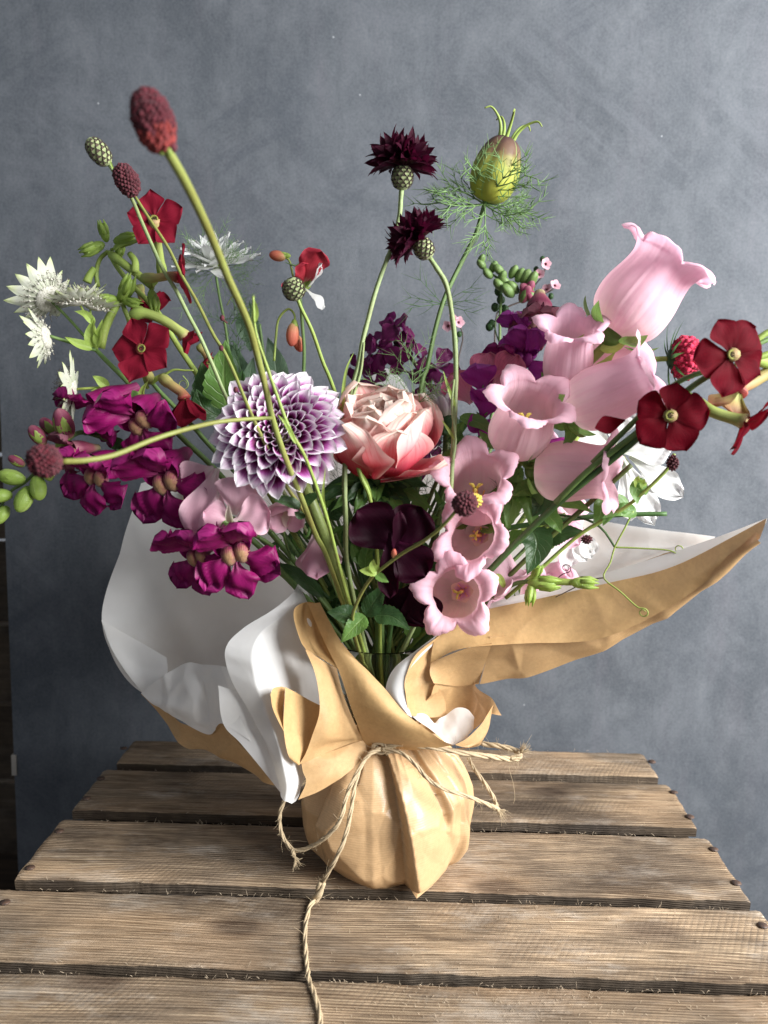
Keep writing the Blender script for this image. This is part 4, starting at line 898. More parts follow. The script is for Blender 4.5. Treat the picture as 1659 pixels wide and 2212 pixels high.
def bell(parent, base, tipp, seed, mat=M_BELL, L=None, RR=0.0185, flare=1.0, roll=0.0, sep=True, open_=False, flat=1.0):
    A, B = at(*base), at(*tipp); ax = (B-A); L = (L or ax.length*0.93)*.86; RR = RR*.93
    O = axisM(A, ax, roll)
    if flat != 1.0: O = O @ Matrix.Diagonal((1, flat, 1, 1))
    b = place(bell_mesh(seed, mat, round(L, 4), RR, flare), 'bell', parent, O)
    if sep:
        sm_ = sepal_mesh()
        for k in range(5): place(sm_, 'sepal', b, O @ T(0, 0, -0.0035) @ RZ(2*PI*k/5+0.6) @ T(0, RR*.5, 0) @ Matrix.Scale(RR/0.0185, 4))
        key = 'calyxcup'
        if key not in MC:
            mb = MB(); mb.ball((0, 0, -0.003), 0.0062, 0.0062, 0.0050, 12, 8); MC[key] = mb.mesh('calyx', M_LEAF)
        place(MC[key], 'calyx', b, O @ Matrix.Scale(RR/0.0185, 4))
    if open_:
        key = 'pistil'
        if key not in MC:
            mb = MB(); mb.tube([(0, 0, 0.004), (0, 0, 0.018), (0.0006, 0, 0.030)], [0.0024, 0.0016, 0.0011], 8)
            for k in range(3):
                a = 2*PI*k/3; mb.tube([(0, 0, 0.029), (0.0032*math.cos(a), 0.0032*math.sin(a), 0.0335), (0.0058*math.cos(a), 0.0058*math.sin(a), 0.0325)], [0.0012, 0.0014, 0.0009], 6, 1)
            MC[key] = mb.mesh('stigma', [M_ORANGE, M_YEL])
            mb = MB()
            for k in range(5):
                a = 2*PI*k/5+.3; c, s_ = math.cos(a), math.sin(a)
                mb.tube([(0.003*c, 0.003*s_, 0.003), (0.006*c, 0.006*s_, 0.011), (0.0075*c+.001, 0.0075*s_, 0.019)], [0.0005, 0.0004, 0.0006], 5)
            MC['stam'] = mb.mesh('stamens', M_ORANGE)
            MC['star'] = petal('scale', M_PALP, 0.0085, 0.0075, 'star', 72, -20, 0, cup=0.3, nu=4, nv=6, seed=5)
        k = L/0.052
        place(MC['pistil'], 'stigma', b, O @ Matrix.Scale(k, 4)); place(MC['stam'], 'stamens', b, O @ Matrix.Scale(k, 4))
        for q in range(5): place(MC['star'], 'scale', b, O @ T(0, 0, 0.002) @ RZ(2*PI*(q+.5)/5))
    return b
def disc_frame(c, face, up):
    """matrix with Z along face and Y towards up"""
    z = V(face).normalized(); y = V(up); y = (y-z*y.dot(z)).normalized(); x = y.cross(z)
    m_ = Matrix(((x.x, y.x, z.x), (x.y, y.y, z.y), (x.z, y.z, z.z))).to_4x4(); return Matrix.Translation(V(c)) @ m_
def tobacco(parent, c, r, face, up, mat, spread=80, roll=0, tubeto=None, seed=1, throat=True, lean=0, rad=0.0026, tmat=None, angs=None):
    """flat five-lobed flower; tubeto = pixel points of the long tube back to the calyx"""
    O = disc_frame(at(*c), face, up) @ RZ(math.radians(roll))
    if tubeto:
        P = [at(*c)]+[at(*p) for p in tubeto]; n = 22; C = curve(P, n)
        rr = [rad*(1.35 if i < 2 else (1.5-0.5*sm(0, .35, i/n)) if i < n*.7 else 1.0+0.25*sm(.7, .8, i/n)-0.3*sm(.9, 1, i/n)) for i in range(n+1)]
        mb = MB(); mb.tube(C[::-1], rr[::-1], 10)
        for i in range(len(mb.uv)): mb.uv[i] = (mb.uv[i][0], (i//10)/n)
        head = solid(mb, 'corolla_tube', tmat or M_TUBE, parent)
    else:
        mb = MB(); mb.ball((0, 0, -0.002), rad, rad, 0.002, 8, 5); head = place(mb.mesh('corolla_tube', tmat or M_TUBE), 'corolla_tube', parent, O)
    vs_ = [petal('petal', mat, r*(1.02 if mat is M_REDD else 1.12), r*(1.10 if mat is M_REDD else 1.16), 'star' if mat is M_REDD else 'starp', spread-lean, 12+6*k, 0, cup=0.25-0.3*(k % 2), ruf=0.05, rf=2, seed=seed+k, nu=10, nv=14) for k in range(3)]
    for k in range(5):
        a = 2*PI*k/5 if angs is None else math.radians(angs[k])
        place(vs_[k % 3], 'petal', head, O @ RZ(-a) @ T(0, rad*0.5, -0.0004*k) @ Matrix.Scale(R.uniform(.86, 1.06), 4))
    if throat:
        key = 'throat%d' % (mat is M_REDD)
        if key not in MC:
            mb = MB(); a_, b_ = (M_THROAT, M_THD)
            mb.grid(lambda u, v: V(((0.0008+0.0026*v)*math.cos(2*PI*u), (0.0008+0.0026*v)*math.sin(2*PI*u), 0.0006+0.0009*math.sin(PI*v)-0.003*(1-v)**2)), 20, 6, True)
            for q in range(5):
                a = 2*PI*q/5+.3; mb.ball((0.0013*math.cos(a), 0.0013*math.sin(a), 0.0006), 0.0006, 0.0006, 0.0006, 6, 4, 1)
            MC[key] = mb.mesh('throat', [M_THROAT, M_THD])
        place(MC[key], 'throat', head, O @ Matrix.Scale(.78, 4))
    return head
def calyx5(parent, p, ax, s=1.0, mat=None, name='calyx'):
    """small green calyx of five pointed teeth round an ovoid"""
    mat = mat or M_LEAFL; key = ('cal5', mat.name)
    if key not in MC:
        mb = MB(); mb.ball((0, 0, 0.005), 0.0030, 0.0030, 0.0062, 10, 8); 
        for k in range(5):
            a = 2*PI*k/5; c, s_ = math.cos(a), math.sin(a)
            mb.tube([(0.0020*c, 0.0020*s_, 0.004), (0.0025*c, 0.0025*s_, 0.0085), (0.0020*c+.0006, 0.0020*s_, 0.0130)], [0.0014, 0.0012, 0.0002], 6)
        MC[key] = mb.mesh(name, mat)
    return place(MC[key], name, parent, axisM(p, ax, R.uniform(0, 6), s*.8))
def involucre(parent, p, ax, s=1.0, bud=False, L=0.0125, W=0.0052):
    key = ('invo', bud, L, W)
    if key not in MC:
        mb = MB()
        def body(u, v):
            b = PI*(0.04+0.90*v); return V((W*math.sin(b)**0.8*math.cos(2*PI*u)*0.94, W*math.sin(b)**0.8*math.sin(2*PI*u)*0.94, L*0.5*(1-math.cos(b))))
        mb.grid(body, 16, 10, True)
        rows = 7
        for j in range(rows):
            n = 10
            for k in range(n):
                a = 2*PI*(k+0.5*(j % 2))/n; b = PI*(0.12+0.68*j/rows); r = W*math.sin(b)**0.8; z = L*0.5*(1-math.cos(b))
                b2 = PI*(0.12+0.68*(j+1.5)/rows); r2_ = W*math.sin(min(b2, 2.9))**0.8; z2 = L*0.5*(1-math.cos(b2)); da = PI/n*0.9
                def q(aa, rr, zz): return V((rr*math.cos(aa), rr*math.sin(aa), zz))
                i0 = mb.vert(q(a-da, r*1.02, z+.0003)); i1 = mb.vert(q(a+da, r*1.02, z+.0003)); i2 = mb.vert(q(a+da*.8, (r+r2_)/2*1.08, (z+z2)/2)); i3 = mb.vert(q(a-da*.8, (r+r2_)/2*1.08, (z+z2)/2)); i4 = mb.vert(q(a, r2_*1.12, z2))
                mb.face((i0, i1, i2, i3), 0); mb.face((i3, i2, i4), 1)
                if R.random() < 2: # dark fringe line
                    for s_ in (-1, 1): mb.tube([q(a+da*s_, r*1.04, z+.0004), q(a+da*.85*s_, (r+r2_)/2*1.11, (z+z2)/2), q(a, r2_*1.15, z2)], [0.00013]*3, 3, 1, cap=False)
        MC[key] = mb.mesh('involucre', [M_SCALE, M_SCALEE])
    return place(MC[key], 'involucre', parent, axisM(p, ax, R.uniform(0, 6), s))
def cornfloret(seed):
    key = ('cf', seed)
    if key in MC: return MC[key]
    mb = MB(); rr = random.Random(seed); L = 0.014
    # slender tube opening into a trumpet of 6 pointed lobes
    def tubef(u, v):
        r = 0.0006+0.0030*v**2.2; a = 2*PI*u; return V((r*math.cos(a), r*math.sin(a), L*0.62*v))
    mb.grid(tubef, 12, 6, True)
    n = 7
    for k in range(n):
        a = 2*PI*k/n+rr.uniform(-.1, .1); l = rr.uniform(.0065, .0095); t = rr.uniform(18, 34); b0 = len(mb.v)
        me_w = 0.0036
        def lf(u, v, a=a, l=l, t=t):
            x = (2*u-1)*me_w*0.5*(0.85+0.5*math.sin(PI*v*0.8))*(1-v**2.0); ang = math.radians(t+22*v); r = 0.0034+math.sin(ang)*l*v; z = L*0.60+math.cos(ang)*l*v
            r -= abs(2*u-1)*0.0007
            return V((r*math.cos(a)-x*math.sin(a), r*math.sin(a)+x*math.cos(a), z))
        mb.grid(lf, 4, 6)
    MC[key] = mb.mesh('floret', M_FLORET); return MC[key]
def cornflower(parent, p, ax, s=1.0, n=13, lopsided=None):
    inv = involucre(parent, p, ax, s); O = axisM(p, ax, 0, s)
    for k in range(n):
        a = 2*PI*k/n+R.uniform(-.12, .12); t = R.uniform(48, 78)
        place(cornfloret(k % 4), 'floret', inv, O @ T(0, 0, 0.0105) @ RZ(a) @ RX(math.radians(-t)) @ T(0, 0, .0005) @ Matrix.Scale(R.uniform(.95, 1.15), 4))
    for k in range(10):
        a = 2*PI*k/10; place(cornfloret(k % 4), 'floret', inv, O @ T(0, 0, 0.0108) @ RZ(a+.3) @ RX(math.radians(-R.uniform(8, 40))) @ Matrix.Scale(R.uniform(.7, .9), 4))
    return inv
def thread_frond(mb, p, d, L, r, depth, up, rr, spread=0.9):
    """a thread-like fennel leaf branching in pairs"""
    n = 4 if depth == 2 else (3 if depth == 1 else 0); pts = [V(p)]; cur = V(d).normalized(); seg = 9
    bend = V((rr.uniform(-1, 1), rr.uniform(-1, 1), rr.uniform(-.6, .8)))*0.06
    for i in range(seg): cur = (cur+bend).normalized(); pts.append(pts[-1]+cur*L/seg)
    mb.tube(pts, [r*(1-0.75*i/seg) for i in range(seg+1)], 4, cap=False)
    for k in range(n):
        i = int(seg*(0.28+0.56*k/max(n-1, 1))); dd = (pts[min(i+1, seg)]-pts[i]).normalized(); o = dd.cross(V(up)).normalized()
        for s_ in ((-1, 1) if depth == 2 else (rr.choice((-1, 1)),)*1 + ((-1, 1)[k % 2],)):
            nd = (dd*rr.uniform(.7, 1.1)+o*s_*spread*rr.uniform(.6, 1)+V((rr.uniform(-1, 1), rr.uniform(-1, 1), rr.uniform(-1, 1)))*0.28).normalized()
            thread_frond(mb, pts[i], nd, L*rr.uniform(.38, .6), r*0.7, depth-1, up, rr, spread)
def frond(parent, p, d, L, name='thread_leaf', mat=None, up=(0, -1, 0), r=0.0005, depth=2, spread=0.8):
    mb = MB(); thread_frond(mb, p, d, L, r, depth, up, R, spread); return solid(mb, name, mat or M_FERN, parent)
def burnet(parent, p, ax, L, W, mats, name='flower_head', n=230, hair=0):
    """bottlebrush head of tiny florets packed on an ovoid"""
    mb = MB(); O = axisM(p, ax)
    mb.ball((0, 0, L/2), W*0.42, W*0.42, L*0.46, 12, 10)
    g = PI*(3-math.sqrt(5))
    for k in range(n):
        z = (k+0.5)/n; b = math.acos(1-2*z); a = g*k; sz = W*0.11*R.uniform(.8, 1.25)
        c = V((W*0.45*math.sin(b)*math.cos(a), W*0.45*math.sin(b)*math.sin(a), L/2-L*0.48*math.cos(b)))
        nrm = V((math.sin(b)*math.cos(a), math.sin(b)*math.sin(a), -math.cos(b)*W/L)).normalized()
        q = V((0, 0, 1)).rotation_difference(nrm).to_matrix()
        mi = 0 if len(mats) == 1 else (1 if z < 0.32+R.uniform(-.15, .15) else 0)
        mb.ball(c, sz, sz, sz*1.5, 6, 4, mi, M=q)
    mb.xf(O); return solid(mb, name, mats, parent)
def astrantia(parent, p, ax, s=1.0, nb=17, open_=62, dark=False, bend=-18):
    O = axisM(p, ax, R.uniform(0, 6), s)
    mb = MB(); mb.ball((0, 0, 0.002), 0.0075, 0.0075, 0.0028, 14, 8)
    head = place(floret_mesh('asthead', lambda: mb.mesh('flower_head', M_PIN)), 'flower_head', parent, O)
    bm_ = [petal('bract', M_WHITE, 0.0190, 0.0072, 'oval', open_+3*k, bend, 0, cup=0.5, ruf=0.02, seed=k+1, nu=4, nv=9) for k in range(3)]
    for k in range(nb): place(bm_[k % 3], 'bract', head, O @ RZ(2*PI*k/nb) @ T(0, .002, 0) @ RX(math.radians(R.uniform(-9, 9))) @ Matrix.Scale(R.uniform(.85, 1.1), 4))
    def pins():
        mb = MB(); g = PI*(3-math.sqrt(5)); N_ = 95
        for k in range(N_):
            b = math.acos(1-0.92*(k+.5)/N_); a = g*k; d = V((math.sin(b)*math.cos(a), math.sin(b)*math.sin(a), math.cos(b)*0.85)); l = R.uniform(.0076, .0100)
            c = V((d.x*0.002, d.y*0.002, 0.001)); e = c+d*l
            mb.tube([c+d*.003, e], [0.00022, 0.00022], 3, 0, cap=False); mb.ball(e, 0.0007, 0.0007, 0.0008, 6, 4, 0)
            for q in range(2):
                dd = (d+V((R.uniform(-1, 1), R.uniform(-1, 1), R.uniform(-1, 1)))*0.3).normalized(); x = e+dd*R.uniform(.0022, .0042)
                mb.tube([e, x], [0.00012, 0.0001], 3, 0, cap=False); mb.ball(x, 0.00024, 0.00024, 0.00024, 4, 3, 1)
        return mb.mesh('florets', [M_PIN, M_BROWN, M_BURND])
    place(floret_mesh('astpins', pins), 'florets', head, O, kind='stuff')
    return head
def snap(parent, p, fwd, up, s=1.0, mat=M_SNAP, pal=M_PAL, roll=0, lower=1.0, upper=1.0, gape=0.0):
    """a snapdragon flower: Z of its frame runs forward along the tube, Y is up"""
    O = disc_frame(p, fwd, up) @ RZ(math.radians(roll)) @ Matrix.Scale(s, 4)
    key = ('snaptube', mat.name)
    if key not in MC:
        mb = MB()
        def f(u, v):
            a = 2*PI*u; r = 0.0030+0.0042*sm(0, .7, v); y = -0.0005+0.003*v
            return V((r*1.05*math.cos(a), r*0.9*math.sin(a)+y, -0.022+0.024*v))
        mb.grid(f, 20, 12, True); MC[key] = mb.mesh('flower_tube', mat)
    t = place(MC[key], 'flower_tube', parent, O)
    # two-lobed palate
    key = ('snappal', pal.name)
    if key not in MC:
        mb = MB()
        for sx in (-1, 1):
            mb.ball((sx*0.0026, -0.0026, 0.0004), 0.0034, 0.0046, 0.0038, 14, 12, M=None, fn=lambda q, u, v: q*(1+0.05*noise.noise(q*500)))
        MC[key] = mb.mesh('palate', pal)
    place(MC[key], 'palate', t, O)
    up_ = petal('upper_lip', mat, 0.0205*upper, 0.0190, 'fan', 20, 60, -10, cup=-0.8, ruf=0.17, rf=4, seed=3, nu=14, nv=16)
    lo_ = petal('lower_lip', mat, 0.0165*lower, 0.0205, 'fan', 42, 75, 0, cup=-0.8, ruf=0.17, rf=4, seed=5, nu=14, nv=14)
    lm_ = petal('lower_lip', mat, 0.0165*lower, 0.0175, 'fan', 38, 90, 0, cup=-0.6, ruf=0.17, rf=3, seed=8, nu=12, nv=14)
    for sx in (-1, 1): place(up_, 'upper_lip', t, O @ RZ(math.radians(-25*sx)) @ T(0, 0.0030, 0.0005) @ RX(math.radians(gape)))
    for sx in (-1, 1): place(lo_, 'lower_lip', t, O @ RZ(math.radians(180+50*sx)) @ T(0, 0.0035, 0.001))
    place(lm_, 'lower_lip', t, O @ RZ(PI) @ T(0, 0.0045, 0.003))
    return t
def budmesh(mat, key='bud'):
    k = (key, mat.name)
    if k not in MC:
        mb = MB(); mb.ball((0, 0, 0.006), 0.0042, 0.0038, 0.0068, 12, 10, fn=lambda q, u, v: q*(1+0.06*math.sin(u*2*PI*3)*math.sin(PI*v))); MC[k] = mb.mesh(key, mat)
    return MC[k]
def snapbud(parent, p, ax, s, mat, capm=None):
    b = place(budmesh(mat), 'bud', parent, axisM(p, ax, R.uniform(0, 6), s))
    se = petal('sepal', capm or M_LEAFL, 0.0120, 0.0072, 'pointed', 42, -62, 0, cup=0.9, nu=4, nv=6, seed=1)
    for k in range(5): place(se, 'sepal', b, axisM(p, ax, 2*PI*k/5, s) @ T(0, .0012, -.0008))
    return b
def pea(parent, p, fwd, up, s=1.0, mat=M_PEA, kmat=M_PEAK, roll=0, wings=1.0, std=1.0, sc0=70, keel=True, wang=26, calyx=True, ruf=0.10, wspread=30, scup=-0.35):
    """sweet pea flower: broad standard behind, two wings, keel between; Z of the frame points forward out of the flower, Y up"""
    O = disc_frame(p, fwd, up) @ RZ(math.radians(roll)) @ Matrix.Scale(s, 4)
    mb = MB()
    k_ = ('peabody',)
    if k_ not in MC:
        mb.ball((0, -0.001, -0.004), 0.0038, 0.0038, 0.0055, 10, 8)
        for k in range(5):
            a = 2*PI*k/5; c, s_ = math.cos(a), math.sin(a); mb.tube([(0.003*c, 0.003*s_, -.003), (0.0052*c, 0.0052*s_, .002), (0.0075*c, 0.0075*s_, .0035)], [0.0014, 0.001, 0.0002], 5)
        MC[k_] = mb.mesh('calyx', M_LEAF)
    b = place(MC[k_], 'calyx', parent, O)
    st = petal('standard', mat, 0.028*std, 0.038*std, 'fan', sc0, -28, -22, cup=scup, ruf=ruf, rf=3, seed=4, nu=14, nv=14, notch=0.10)
    place(st, 'standard', b, O @ T(0, 0.001, 0.0))
    wg = petal('wing', mat, 0.021, 0.017, 'fan', wang, 14, 0, cup=0.45, ruf=ruf, rf=2, seed=6, nu=10, nv=12)
    if wings:
        for sx in (-1, 1): place(wg, 'wing', b, O @ RZ(math.radians(180+wspread*sx)) @ T(0.0012*sx, 0.0, 0.002) @ Matrix.Rotation(math.radians(34*sx), 4, 'Z') @ Matrix.Scale(wings, 4))
    if keel:
        kk = petal('keel', kmat, 0.015, 0.011, 'pointed', 20, 42, 0, cup=1.6, nu=8, nv=10, seed=2); place(kk, 'keel', b, O @ RZ(PI) @ T(0, 0, 0.003))
    return b
def tendril(parent, pts, r=0.00045, mat=None, curl=0, cr_=0.004, name='tendril'):
    P = [at(*p) for p in pts]; C = curve(P, 24)
    if curl:
        d = (C[-1]-C[-2]).normalized(); e = C[-1]; sd = d.cross(V((0, 1, 0))).normalized()*(1 if curl > 0 else -1); n = int(abs(curl)*16)
        for i in range(1, n+1):
            a = 2*PI*i/16; q = cr_*(1-0.5*i/n); C.append(e+sd*cr_-sd*q*math.cos(a)+d*q*math.sin(a)+V((0, 0.0006*i/8, 0)))
    mb = MB(); mb.tube(C, [r*(1-0.5*i/len(C)) for i in range(len(C))], 5); return solid(mb, name, mat or M_LIME, parent)
# ------------------------------------------------------------------ the flowers, one thing per cut stem
G_B = 'burnet stems'; G_C = 'dark cornflower stems'; G_T = 'red tobacco plant sprays'; G_A = 'pink canterbury bell stems'
def flower(name, label, cat, group=None, x=0.0):
    b = STEMBASE+V((x, R.uniform(-.01, .01), 0)); return thing(name, label, cat, b, group), b
def root(b): 
    nk = V((tie.x+(b.x-STEMBASE.x)*0.8, VC.y+(b.y-STEMBASE.y)*0.8, ZT+0.010)); return [nk, b]

# --- burnets
t, b = flower('burnet_flower', 'largest dark red burnet head, blurred, at the top left on a thick lime stem', 'flower', G_B, -.010)
stem([(358, 320, .287), (396, 385, .298), (432, 457, .312), (464, 529, .328), (493, 601, .343), (518, 655, .354), (540, 709, .364), (560, 784, .376), (574, 838, .382), (587, 899, .386), (614, 982, .396), (650, 1072, .405), (682, 1155, .415), (704, 1198, .424), (740, 1300, .440), (780, 1420, .46)]+root(b), .0020, .0014, M_OLIVE, t, n=70)
burnet(t, at(352, 322, .285), dirpx((352, 322, .285), (306, 190, .28)), .0186, .0126, [M_BURN, M_BURNC], n=460)
for d in ((-8, 2), (8, 4), (16, -4)):
    mb = MB(); mb.ball(at(358+d[0], 322+d[1], .284), .0016, .0013, .002, 8, 6, M=None); solid(mb, 'bract', M_BURND if d[0] > 10 else M_LIME, t)
stem([(587, 903, .385), (540, 905, .376), (470, 912, .362), (400, 928, .35), (330, 950, .338), (250, 982, .326), (190, 994, .318), (135, 997, .313)], .0010, .0013, M_OLIVE, t, name='side_stem', n=40)
burnet(t, at(128, 997, .312), (-.75, -.6, .1), .0118, .0118, [M_BURN, M_BURND], n=170, name='side_flower_head')
t, b = flower('burnet_flower', 'small dark burnet bud touching the cornflower stem at upper left', 'flower', G_B, -.008)
stem([(288, 419, .46), (324, 475, .455), (364, 536, .45), (392, 594, .445), (425, 651, .44), (461, 723, .432), (484, 759, .428), (506, 806, .423), (528, 860, .416), (553, 917, .41), (574, 960, .407), (600, 1011, .407), (621, 1054, .41), (654, 1101, .417), (700, 1190, .43), (760, 1320, .445), (790, 1430, .462)]+root(b), .0009, .0012, M_OLIVE, t, n=60)
burnet(t, at(290, 421, .46), dirpx((290, 421, .46), (262, 366, .455)), .0168, .0120, [M_BURND], n=190)
for p in ((486, 755, .427), (517, 845, .418), (488, 690, .431)):
    mb = MB(); mb.ball(at(p[0]-8, p[1]-3, p[2]), .0014, .0014, .0018, 8, 6); mb.tube([at(p[0]-7, p[1], p[2]), at(p[0]+3, p[1]+8, p[2]+.002)], [.0004, .0005], 5); solid(mb, 'bud', M_BURND, t)
t, b = flower('burnet_flower', 'blurred blackish burnet head held in front of the pink bells', 'flower', G_B, .004)
stem([(990, 1098, .362), (956, 1136, .368), (916, 1168, .376), (868, 1196, .386), (820, 1232, .396), (796, 1256, .403), (772, 1300, .415), (762, 1345, .428), (785, 1430, .455)]+root(b), .0009, .0011, M_OLIVE, t, n=40)
burnet(t, at(994, 1094, .361), (.35, -.85, .4), .0105, .0106, [M_BURND], n=140)
burnet(t, at(1016, 1082, .365), (.9, -.2, .1), .0052, .0064, [M_YEL, M_BURNC], n=40, name='faded_florets')
leaf([(815, 1236, .396), (795, 1234, .395), (775, 1232, .394)], .0055, M_LEAFL, t, serr=6); leaf([(815, 1236, .396), (806, 1222, .394), (808, 1208, .393)], .005, M_LEAFL, t, serr=5)
leaf([(812, 1240, .398), (826, 1250, .396), (840, 1258, .395)], .0045, M_LEAF, t, serr=5); mb = MB(); mb.ball(at(851, 1196, .389), .0015, .0013, .0028, 8, 6); solid(mb, 'bud', M_CORAL, t)
for q in ([(789, 1330, .428), (765, 1355, .424), (735, 1389, .420)], [(809, 1328, .428), (848, 1332, .424), (887, 1362, .420)], [(772, 1332, .43), (740, 1326, .428), (706, 1322, .426)], [(789, 1328, .43), (812, 1295, .428), (836, 1258, .426)]):
    leaf(q, .0115, M_LEAFD if q[0][0] != 789 or q[2][1] < 1300 else M_LEAF, t, serr=11, name='toothed_leaf')

# --- cornflowers
t, b = flower('cornflower', 'fully open blackish maroon cornflower standing tallest near the centre', 'flower', G_C, -.002)
stem([(868, 408, .47), (866, 430, .47), (864, 460, .47), (857, 495, .468), (844, 541, .466), (826, 588, .463), (808, 642, .46), (794, 696, .457), (783, 739, .455), (774, 793, .452), (762, 838, .448), (753, 910, .442), (747, 982, .436), (745, 1054, .433), (747, 1126, .433), (748, 1198, .436), (762, 1280, .442), (790, 1400, .458)]+root(b), .0015, .0016, M_GREY, t, n=70, ribs=1, sides=10, hairs=500, bumps=.2)
cornflower(t, at(868, 412, .47), (.02, -.12, 1), 1.18, n=18)
leaf([(748, 900, .44), (741, 860, .441), (748, 800, .443), (765, 760, .446)], .0022, M_LEAFL, t, name='narrow_leaf')
stem([(742, 1050, .436), (744, 980, .438), (746, 905, .442), (765, 850, .446), (780, 800, .45), (786, 740, .454)], .0011, .0007, M_GREY, t, name='side_stem', hairs=150)
t, b = flower('cornflower', 'nodding blackish maroon cornflower just below the tallest one', 'flower', G_C, .008)
stem([(928, 556, .455), (944, 580, .455), (960, 606, .456), (969, 635, .457), (977, 685, .456), (983, 739, .453), (985, 808, .449), (983, 880, .443), (980, 952, .437), (977, 1000, .433), (971, 1096, .43), (960, 1180, .435), (910, 1320, .45), (860, 1430, .465)]+root(b), .0016, .0015, M_GREY, t, n=70, ribs=1, sides=10, hairs=500, bumps=.2)
cornflower(t, at(930, 558, .455), (-.62, -.12, .78), 1.08, n=16)
leaf([(983, 952, .435), (966, 925, .435), (953, 905, .436)], .0018, M_LEAFL, t, name='narrow_leaf'); leaf([(984, 880, .441), (969, 840, .442), (957, 800, .443)], .0024, M_LEAFL, t, name='narrow_leaf')
stem([(977, 1000, .431), (984, 950, .433), (976, 880, .436), (981, 820, .44)], .0009, .0006, M_GREY, t, name='side_stem', hairs=80)
t, b = flower('cornflower_bud', 'closed brown-tipped cornflower bud, the highest bud at the far upper left', 'flower bud', 'cornflower buds', -.012)
stem([(236, 356, .47), (252, 380, .468), (284, 428, .466), (306, 479, .463), (331, 536, .46), (353, 583, .458), (382, 630, .456), (407, 680, .455), (432, 727, .454), (460, 790, .455), (500, 880, .457), (580, 1010, .46), (680, 1180, .463), (780, 1400, .47)]+root(b), .0011, .0013, M_GREY, t, n=60, hairs=200)
o = involucre(t, at(237, 357, .47), dirpx((237, 357, .47), (200, 312, .465)), .95, True, L=.0185, W=.0060); mb = MB(); mb.ball(at(199, 315, .4645), .0026, .0026, .0026, 10, 6); solid(mb, 'bud_tip', M_BROWN, o)
leaf([(246, 372, .469), (242, 357, .468), (236, 344, .467)], .0012, M_LEAFL, t, name='narrow_leaf')
t, b = flower('cornflower_bud', 'round scaly cornflower bud in front of the red and white sweet pea', 'flower bud', 'cornflower buds', .002)
stem([(643, 645, .46), (652, 668, .46), (675, 716, .459), (697, 780, .456), (712, 815, .453), (729, 863, .447), (744, 917, .44), (762, 968, .434), (780, 1029, .43), (799, 1075, .432), (812, 1160, .44), (820, 1300, .455), (822, 1430, .466)]+root(b), .0012, .0014, M_LIME, t, n=60, hairs=300, ribs=1, sides=10)
involucre(t, at(642, 649, .46), dirpx((642, 649, .46), (628, 605, .455)), 1.08, True, L=.0128, W=.0058)
leaf([(735, 880, .443), (718, 850, .445), (706, 838, .446)], .0016, M_LEAFL, t, name='narrow_leaf'); leaf([(744, 917, .438), (741, 890, .44), (729, 868, .441)], .0018, M_LEAFL, t, name='narrow_leaf')
mb = MB(); mb.ball(at(768, 966, .431), .0015, .0013, .0030, 8, 6); solid(mb, 'bud', M_LEAFL, t)
leaf([(780, 1020, .43), (795, 1050, .431), (806, 1078, .433)], .0018, M_LEAFL, t, name='narrow_leaf')
t, b = flower('cornflower_shoot', 'slim hairy lime shoot with a pointed tip crossing in front of the dahlia', 'flower stem', None, -.003)
stem([(547, 640, .375), (549, 690, .378), (556, 730, .38), (574, 784, .381), (603, 867, .38), (628, 932, .379), (657, 982, .382), (682, 1047, .392), (708, 1126, .405), (722, 1180, .415), (745, 1270, .432), (785, 1400, .455)]+root(b), .0007, .0015, M_LIME, t, n=60, hairs=500, ribs=1, sides=10, bumps=.15)
leaf([(549, 700, .378), (552, 670, .379), (546, 640, .378)], .0035, M_LEAFL, t, name='narrow_leaf'); leaf([(640, 960, .378), (620, 920, .378), (598, 893, .378)], .0022, M_LEAFL, t, name='narrow_leaf')
leaf([(710, 1130, .405), (698, 1080, .402), (703, 1010, .40)], .0022, M_LEAFL, t, name='narrow_leaf')

# --- love-in-a-mist seed pod
t, b = flower('nigella_pod', 'plump green and purple seed pod with curled horns and thread leaves, at the top right', 'seed pod', None, .004)
stem([(1047, 440, .5), (1040, 465, .5), (1028, 505, .499), (999, 563, .496), (974, 613, .492), (956, 656, .489), (938, 721, .485), (923, 793, .48), (913, 820, .477), (901, 896, .471), (884, 988, .464), (869, 1096, .46), (858, 1200, .462), (840, 1400, .47)]+root(b), .0015, .0016, M_MIDS, t, n=60, ribs=1, sides=12)
m, nt = new_mat('purple_flushed_pod'); uv = N(nt, 'ShaderNodeTexCoord').outputs['UV']; s = N(nt, 'ShaderNodeSeparateXYZ', {0: uv}); ob = N(nt, 'ShaderNodeTexCoord').outputs['Object']
kk = MA(nt, 'ADD', s.outputs[1], MA(nt, 'MULTIPLY', MA(nt, 'SUBTRACT', NOISE(nt, ob, 70, 5, .65), .5), .35))
c = RAMP(nt, kk, [(0.1, (0.42, 0.46, 0.06)), (0.50, (0.40, 0.42, 0.08)), (0.68, (0.17, 0.10, 0.06)), (0.85, (0.09, 0.045, 0.045))])
sm5 = RAMP(nt, MA(nt, 'ABSOLUTE', MA(nt, 'SINE', MA(nt, 'MULTIPLY', s.outputs[0], 5*PI))), [(0.0, 1.0), (0.16, 0.0)])
c = MIX(nt, MA(nt, 'MULTIPLY', sm5, 0.8), c, (0.28, 0.42, 0.12)); OUT(nt, c, 0.5, BUMP(nt, NOISE(nt, ob, 300, 3), .2, .0005), trans=.15, spec=.3); M_POD = m
O = axisM(at(1048, 436, .5), dirpx((1048, 436, .5), (1089, 316, .495)), 0.5)
def podf(u, v):
    a = 2*PI*u; bb = PI*v; r = .0153*math.sin(bb)**0.72*(1-0.08*abs(math.cos(2.5*a))**6)*(1+.12*math.cos(bb)); return V((r*math.cos(a), r*math.sin(a), .0197-.0197*math.cos(bb)))
